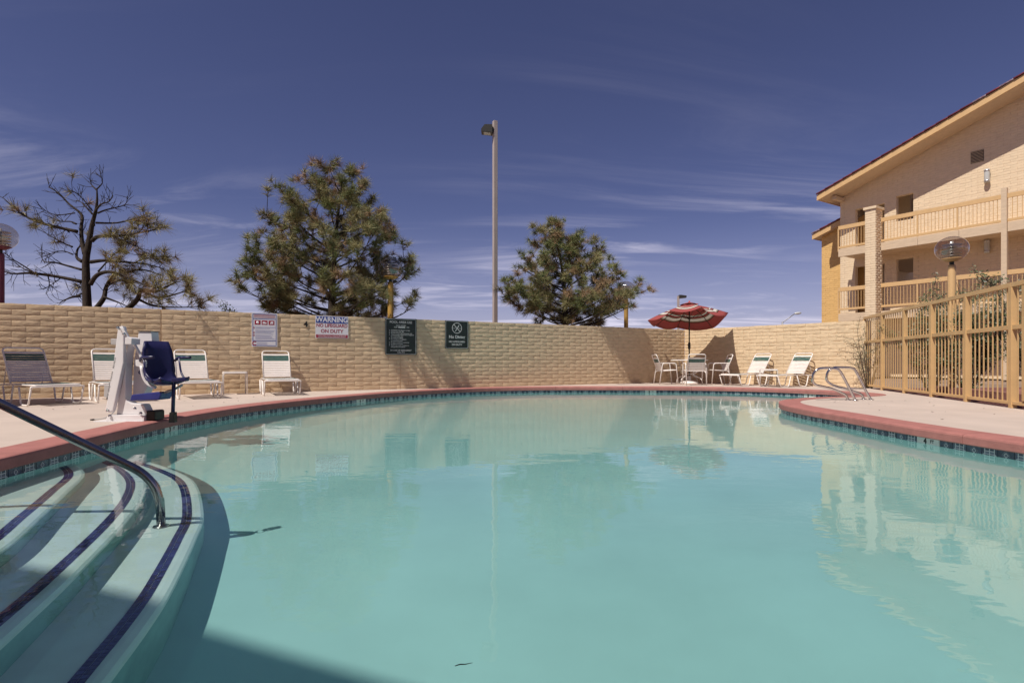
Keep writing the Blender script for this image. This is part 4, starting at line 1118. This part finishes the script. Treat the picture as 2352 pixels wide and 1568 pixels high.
def chair_at(p, lab, first, extra=0):
    d = TC-Vector(p); a = atan2(d.y, d.x)+extra
    return place(CH, p, (cos(a), sin(a)), lab, first)
place(CH, (4.57, 16.80, 0), (1, .06), 'chair at the umbrella table with its side against the tan wall', True)
place(CH, (5.22, 16.20, 0), (.10, 1), 'chair turned its back to the pool in front of the umbrella table', False)
place(CH, (6.12, 16.80, 0), (-1, .05), 'chair at the umbrella table nearest the loungers', False)
tb = thing('patio_table', 'round white patio table with an umbrella through its middle', 'table', TC)
MB().lathe([(.03, .70), (.53, .70), (.545, .715), (.53, .73), (.03, .73)], n=40).build('tabletop', M['white_tube'], tb)
for k in range(4):
    a = k*pi/2+.7; c, s = cos(a), sin(a)
    MB().tube(bend([(c*.36, s*.36, .70), (c*.26, s*.26, .34), (c*.10, s*.10, .30), (c*.26, s*.26, .22), (c*.42, s*.42, .16), (c*.44, s*.44, 0)], .08), .0135, 8).build('leg', M['white_tube'], tb)
MB().tube([(.10*cos(q*pi/8), .10*sin(q*pi/8), .30) for q in range(16)], .010, 6, closed=True).build('ring', M['white_tube'], tb)
# umbrella
def stripes():
    m = M['umb_red']; m2 = bpy.data.materials.new('striped_red_canvas'); m2.use_nodes = True
    nt = m2.node_tree; N = nt.nodes; L = nt.links; b = N['Principled BSDF']; b.inputs['Roughness'].default_value = .85; b.inputs['Specular IOR Level'].default_value = .15
    uv = N.new('ShaderNodeUVMap'); sp = N.new('ShaderNodeSeparateXYZ'); L.new(uv.outputs[0], sp.inputs[0])
    cr = N.new('ShaderNodeValToRGB'); L.new(sp.outputs[1], cr.inputs[0]); cr.color_ramp.interpolation = 'CONSTANT'
    red = (.45,.115,.11,1); wh = (.80,.77,.72,1); bk = (.03,.026,.024,1); tan = (.42,.33,.24,1)
    st = [(0, red), (.50, tan), (.52, wh), (.55, bk), (.565, red), (.60, bk), (.615, tan), (.635, wh), (.71, tan), (.74, bk), (.76, red)]
    el = cr.color_ramp.elements
    el[0].position = 0; el[0].color = red; el[1].position = .50; el[1].color = tan
    for p, c in st[2:]:
        e = el.new(p); e.color = c
    L.new(cr.outputs[0], b.inputs['Base Color'])
    tl = N.new('ShaderNodeBsdfTranslucent'); L.new(cr.outputs[0], tl.inputs[0])
    mx = N.new('ShaderNodeMixShader'); mx.inputs[0].default_value = .38
    L.new(b.outputs[0], mx.inputs[1]); L.new(tl.outputs[0], mx.inputs[2]); L.new(mx.outputs[0], N['Material Output'].inputs[0])
    return m2
M['canvas'] = stripes()
def umbrella(loc, label, rims, apex_z, group=None, tilt=None):
    t = thing('patio_umbrella', label, 'umbrella', loc, 0, group)
    MB().tube([(0, 0, .02), (0, 0, apex_z-.03)], .019, 10).build('pole', M['bronze'], t)
    MB().lathe([(0, 0), (.27, 0), (.27, .05), (.20, .08), (.06, .11), (.05, .24), (0, .24)], n=28).build('base_weight', M['white_tube'], t)
    cr = MB().lathe([(.02, -.10), (.036, -.09), (.04, 0), (.036, .10), (.02, .11)], (0, 0, 1.14), 12).build('crank_housing', M['black'], t)
    MB().tube([(-.03, -.02, 1.16), (-.075, -.03, 1.17)], .009, 6).build('crank', M['black'], cr)
    MB().lathe([(.02, -.02), (.045, -.02), (.045, .03), (.02, .03)], (0, 0, apex_z-.45), 12).build('hub', M['bronze'], t)
    n = len(rims); NR, NA = 8, 6; ap = Vector((0, 0, apex_z))
    R = [Vector((r*cos(a), r*sin(a), z)) for a, r, z in rims]
    def rib(k, u):
        b = R[k % n]; p = ap.lerp(b, u); hump = .10*(ap.z-b.z)*sin(pi*u)
        p.z += hump; return p
    grid = {}; vs = []; uvs = []
    for k in range(n):
        for j in range(NA):
            for i in range(NR+1):
                u = .10+.90*i/NR; t_ = j/NA
                p = rib(k, u).lerp(rib(k+1, u), t_); sag = 4*t_*(1-t_)
                p.z -= .085*sag*u; d = Vector((p.x, p.y, 0)); p -= d*.035*sag*u
                grid[(k*NA+j, i)] = len(vs); vs.append(p); uvs.append((t_, u))
    W = n*NA; fs = []
    for a in range(W):
        for i in range(NR): fs.append((grid[(a, i)], grid[((a+1) % W, i)], grid[((a+1) % W, i+1)], grid[(a, i+1)]))
    # valance-less rim, thin double skin
    m = MB().add(vs, fs, 0, True); o = m.build('canopy', M['canvas'], t)
    uvl = o.data.uv_layers.new(name='UVMap')
    for lp in o.data.loops: uvl.data[lp.index].uv = uvs[lp.vertex_index]
    sol = o.modifiers.new('thickness', 'SOLIDIFY'); sol.thickness = .003
    cap = MB(); cv = [ap+Vector((0, 0, .055))]; q = 16
    for j in range(q):
        a = 2*pi*j/q; k = (a/(2*pi)*n); b = rib(int(k), .24).lerp(rib(int(k)+1, .24), k-int(k)); cv.append(b+Vector((0, 0, .035+.018*(j % 2))))
    cap.add(cv, [(0, 1+j, 1+(j+1) % q) for j in range(q)], 0, True)
    co = cap.build('vent_cap', M['umb_red'], t)
    MB().lathe([(0, .03), (.02, .03), (.028, .06), (.02, .085), (0, .10)], ap, 10).build('finial', M['umb_red'], t)
    for k in range(n):
        pts = [rib(k, u)-Vector((0, 0, .018)) for u in (.04, .2, .4, .6, .8, .985)]
        rb = MB().tube(pts, .009, 6).build('rib', M['bronze'], t)
        MB().tube([(0.03*cos(rims[k][0]), .03*sin(rims[k][0]), apex_z-.44), rib(k, .5)-Vector((0, 0, .025))], .007, 5).build('strut', M['bronze'], rb)
    return t
rims = [(0.08,1.22,2.15),(radians(36),1.18,1.72),(radians(92),1.12,1.76),(radians(135),1.16,1.80),(radians(182),1.27,1.91),(radians(226),1.16,2.13),(radians(270),1.12,2.21),(radians(318),1.06,1.99)]
umbrella(TC, 'red striped umbrella with wind bent canopy over the corner table', rims, 2.41)
umbrella((-9.27, 8.30, 0), 'unseen open umbrella added beyond the picture edge to shade the first lounger', [(k*pi/4, 1.25, 2.02) for k in range(8)], 2.42)  # second umbrella, added out of view to throw shade on the lounger
# ------------------------------------------------------------------ pool lift
S = .000769
LX, LY = -4.367, 6.42
lift = thing('pool_lift', 'white pool lift with a navy seat standing on the deck edge', 'pool lift', (LX, LY, 0), 0)
def Q(x, y): return ((x-700)*S, (1485-y)*S)
def slab(name, pts, y0, y1, m, bevel=.006, parent=None):
    return MB().prism([Q(*p) for p in pts], y0, y1).build(name, m, parent or lift, bevel=bevel)
slab('base_plate', [(300,1489),(1012,1489),(1012,1474),(300,1474)], -.10, .28, M['white_paint'], .002)
slab('base_box', [(445,1474),(1010,1474),(1010,1400),(960,1388),(500,1388),(470,1410)], -.07, .22, M['white_paint'])
slab('wheel_cap', [(1016,1470),(1145,1470),(1145,1340),(1120,1325),(1016,1330)], -.04, .14, M['black'], .012)
slab('mast_arm', [(632,130),(645,103),(680,90),(708,96),(718,140),(712,620),(560,1320),(515,1352),(470,1340),(455,1300),(560,700)], -.075, -.02, M['white_paint'], .008)
slab('mast_boot', [(722,300),(742,330),(700,640),(690,1130),(712,1185),(780,1222),(935,1236),(962,1240),(1000,1320),(1015,1388),(560,1388),(572,1290),(602,1010),(690,610)], -.018, .10, M['white_paint'], .01)
slab('mast_column', [(782,155),(972,155),(992,400),(940,800),(905,1000),(800,1215),(712,1170),(694,1100),(705,640)], .105, .24, M['white_paint'], .008)
slab('column_cap', [(770,160),(775,150),(978,152),(980,162)], .095, .25, M['black'], .001)
slab('link_bar', [(655,120),(690,105),(745,125),(822,260),(815,285),(785,280),(720,160),(680,150)], -.115, -.08, M['white_paint'], .006)
slab('pivot_block', [(785,262),(830,252),(882,275),(878,360),(785,362)], -.13, .02, M['white_paint'], .006)
for x, y in ((676,122),(765,210),(490,1325),(520,1400),(880,1292),(965,1362)):
    MB().lathe([(0, 0), (.017, 0), (.017, .012), (.009, .016), (.009, .022), (0, .022)], (0, 0, 0), 10).build('bolt', M['chrome'], lift, (Q(x, y)[0], -.118 if y < 300 else (-.075 if x < 600 else -.068), Q(x, y)[1]), (pi/2, 0, 0))
slab('control_box', [(437,268),(612,276),(605,372),(440,358)], .02, .14, M['grey_paint'], .008)
slab('battery_box', [(362,945),(502,962),(470,1160),(355,1130)], .0, .14, M['grey_paint'], .008)
def T(name, pts, r, m, y, n=8, parent=None, rad=.04):
    P = [(*Q(p[0], p[1])[:1], p[2] if len(p) > 2 else y, Q(p[0], p[1])[1]) for p in pts]
    return MB().tube(bend(P, rad), r, n).build(name, m, parent or lift)
T('handle_loop', [(400,945),(430,880),(480,820),(545,790)], .012, M['grey_paint'], .05)
T('lever', [(385,1150),(420,1190),(465,1260)], .009, M['galv'], .02)
T('support_arm', [(845,330),(900,420),(990,600),(1030,640)], .016, M['white_paint'], -.06)
slab('arm_plate', [(895,585),(1010,578),(1045,600),(1042,690),(960,690),(900,672)], -.085, -.06, M['white_paint'], .004)
T('seat_frame', [(975,670),(990,790),(1030,890),(1090,960),(1180,985)], .020, M['white_paint'], -.07)
# vertical unreadable print and emblem
mb = MB(); rnd = random.Random(9)
for k in range(34):
    if k in (9, 10, 19, 20, 21, 28): continue
    y = 560+k*18; x = 596-(y-560)*.205
    c = Q(x, y); mb.box((c[0], -.0758, c[1]), (.012+.008*rnd.random(), .0012, .0055), M=Matrix.Rotation(.2+rnd.random()*.8, 3, 'Y'))
mb.build('lettering', M['ink'], lift)
c = Q(806, 770); em = MB().tube([(c[0]+.019*cos(k*pi/8), .104, c[1]+.019*sin(k*pi/8)) for k in range(16)], .004, 5, closed=True); em.box((c[0], .1045, c[1]), (.016, .002, .026)); em.build('emblem', M['blue'], lift)
# seat: bucket shell turned towards the pool
sx, sz = Q(1150, 985)
sr = link('seat', None, lift, (sx-.015, .06, sz), (0, 0, radians(-33))); sr.scale = (.88, .80, 1)
def bucket():
    mb = MB(); prof = [(.40, .055), (.30, .03), (.16, .015), (.06, .03), (.0, .09), (-.035, .18), (-.06, .30), (-.09, .42), (-.115, .52)]
    half = [.20, .205, .21, .21, .21, .215, .215, .20, .165]; vs = []; nw = 9
    for (x, z), hw in zip(prof, half):
        for j in range(nw):
            u = -1+2*j/(nw-1); lip = .055*abs(u)**3
            vs.append((x+lip*(.6 if z > .1 else .0), u*hw, z+lip*(.0 if z > .15 else .9)))
    fs = [(i*nw+j, i*nw+j+1, (i+1)*nw+j+1, (i+1)*nw+j) for i in range(len(prof)-1) for j in range(nw-1)]
    mb.add(vs, fs, 0, True); o = mb.build('bucket_shell', M['navy'], sr)
    so_ = o.modifiers.new('thickness', 'SOLIDIFY'); so_.thickness = .022; so_.offset = -1
bucket()
MB().box((-.082, -.0, .40), (.006, .24, .16), M=Matrix.Rotation(radians(-14), 3, 'Y')).build('sunlit_patch', M['blue'], sr, bevel=.002)  # brighter blue stands in for sunlight on the upper seat back
for s in (-1, 1):
    MB().tube(bend([(-.04, s*.235, .30), (.02, s*.245, .335), (.33, s*.245, .335)], .03), .017, 8).build('armrest', M['navy'], sr)
    MB().tube(bend([(.06, s*.235, .33), (.10, s*.24, .16), (.26, s*.22, .07)], .06), .013, 8).build('arm_support', M['navy'], sr)
T('foot_link', [(1330,1060),(1480,1010),(1590,950)], .014, M['grey_paint'], -.10)
slab('footrest', [(905,1085),(1320,1040),(1335,1060),(1300,1162),(880,1176)], -.16, .06, M['blue'], .012)
slab('leg_pad', [(1502,845),(1712,830),(1722,850),(1716,892),(1502,905)], -.20, -.13, M['navy'], .012)
T('stay_pole', [(1492,870),(1478,1345)], .020, M['navy'], -.13, 10)
slab('pole_foot', [(1452,1338),(1512,1338),(1520,1485),(1440,1485)], -.165, -.095, M['black'], .006)
T('cable', [(462,1340),(420,1395),(330,1450),(180,1468),(120,1475)], .006, M['galv'], .06, 6)
slab('cable_end', [(108,1465),(160,1460),(160,1480),(112,1482)], .045, .075, M['black'], .002)
# ------------------------------------------------------------------ handrail into the water, ladder rails
hr = thing('handrail', 'thick steel handrail slanting down into the near steps', 'handrail', (-2.15, 3.48, 0))
def wl(v): return (v[0]+2.15, v[1]-3.48, v[2])
RB = (-2.15, 3.45, -.05); RA = (-3.62, 2.90, .94); D = (-2.20, 3.55, -.91)
MB().tube(bend([wl((-4.35, 2.63, 0)), wl((-4.25, 2.66, .98)), wl(RA), wl(RB), wl(D)], .17, 10), .0255, 16).build('tube', M['rail'], hr)
MB().lathe([(.0265, 0), (.05, 0), (.045, .012), (.0265, .014)], wl((-2.20, 3.55, -.918)), 16).build('escutcheon', M['rail'], hr)
gr = thing('pool_ladder', 'pair of curved steel ladder rails at the bay edge of the deck', 'pool ladder', (6.0, 9.9, 0))
def lad(x, y, Y): p = at(x, y, Y); return (p.x-6.0, p.y-9.9, p.z)
def rail_path(pp, Y0): return [lad(x, y, Y) for x, y, Y in pp]
r1 = [(1965,919,9.75),(1935,855,9.75),(1925,845,9.78),(1880,845,10.0),(1868,862,10.08),(1872,880,10.1),(1895,891,10.05),(1935,899,9.95),(1950,917,9.9)]
def crop(pts): return [(1421+.25*x, 637+.25*y) for x, y in pts]
c1 = crop([(2175,1130),(2140,1060),(2040,870),(1985,838),(1900,832),(1830,845),(1790,890),(1783,950),(1810,985),(1880,1003),(1960,1022),(2040,1055),(2085,1080),(2110,1118)])
c2 = crop([(2318,1120),(2270,1040),(2190,880),(2150,835),(2060,828),(1975,830),(1925,865),(1910,930),(1935,970),(2000,1000),(2080,1020),(2170,1050),(2230,1075),(2252,1112)])
for cc, Y0, dY in ((c1, 9.75, .12), (c2, 9.95, .12)):
    n = len(cc); P = [lad(x, y, Y0+(.30 if 3 < i < 10 else .15)*0+dY*(i/(n-1))) for i, (x, y) in enumerate(cc)]
    P[0] = (P[0][0], P[0][1], 0); P[-1] = (P[-1][0], P[-1][1], 0)
    ro = MB().tube(catmull(P, False, 5), .021, 12).build('rail', M['chrome'], gr)
    for e in (P[0], P[-1]): MB().lathe([(.022, .001), (.05, .001), (.046, .012), (.022, .016)], e, 16).build('flange', M['chrome'], ro)
a = lad(1945, 892, 9.87); b = lad(1985, 892, 10.05)
MB().tube([a, b], .012, 8).build('cross_bar', M['chrome'], gr)
# ------------------------------------------------------------------ litter on the water
tw = MB().tube([(0, 0, .002), (.025, .012, .004), (.05, .014, .003), (.085, .03, .002)], [.002, .003, .0025, .001], 5).build('floating_twig', M['twig'], None, tuple(Vector((at(1045, 1540, 1.545).x, 1.545, WZ))))
tw.scale = (.55, .55, .55); tag(tw, 'small dark twig floating on the near water', 'twig')

for o in bpy.data.objects:                               # what the sun reaches through the water
    if o.type == 'MESH' and o.name.split('.')[0] in ('pool_shell', 'pool_floor', 'pool_step', 'nosing_tile', 'tile_band', 'waterline_tile', 'tube', 'escutcheon', 'depth_marker'): o.cycles.is_caustics_receiver = True

# dry leaves and specks blown over the deck
rnd = random.Random(44); lit = MB()
for k in range(70):
    x = rnd.uniform(4.9, 7.2) if k % 2 else rnd.uniform(-7, -4.5); y = rnd.uniform(4.5, 12)
    if k % 2 and x > 8.6-.28*(14.5-y): continue
    a = rnd.random()*6.28; L = rnd.uniform(.012, .035); d = Vector((cos(a), sin(a), 0)); n_ = Vector((-sin(a), cos(a), 0)); p = Vector((x, y, .006))
    lit.add([p-d*L, p+n_*L*.35+Vector((0, 0, .004)), p+d*L+Vector((0, 0, .008)), p-n_*L*.35], [(0, 1, 2), (0, 2, 3)])
tag(lit.build('leaf_litter', M['twig'], recalc=False), kind='stuff')
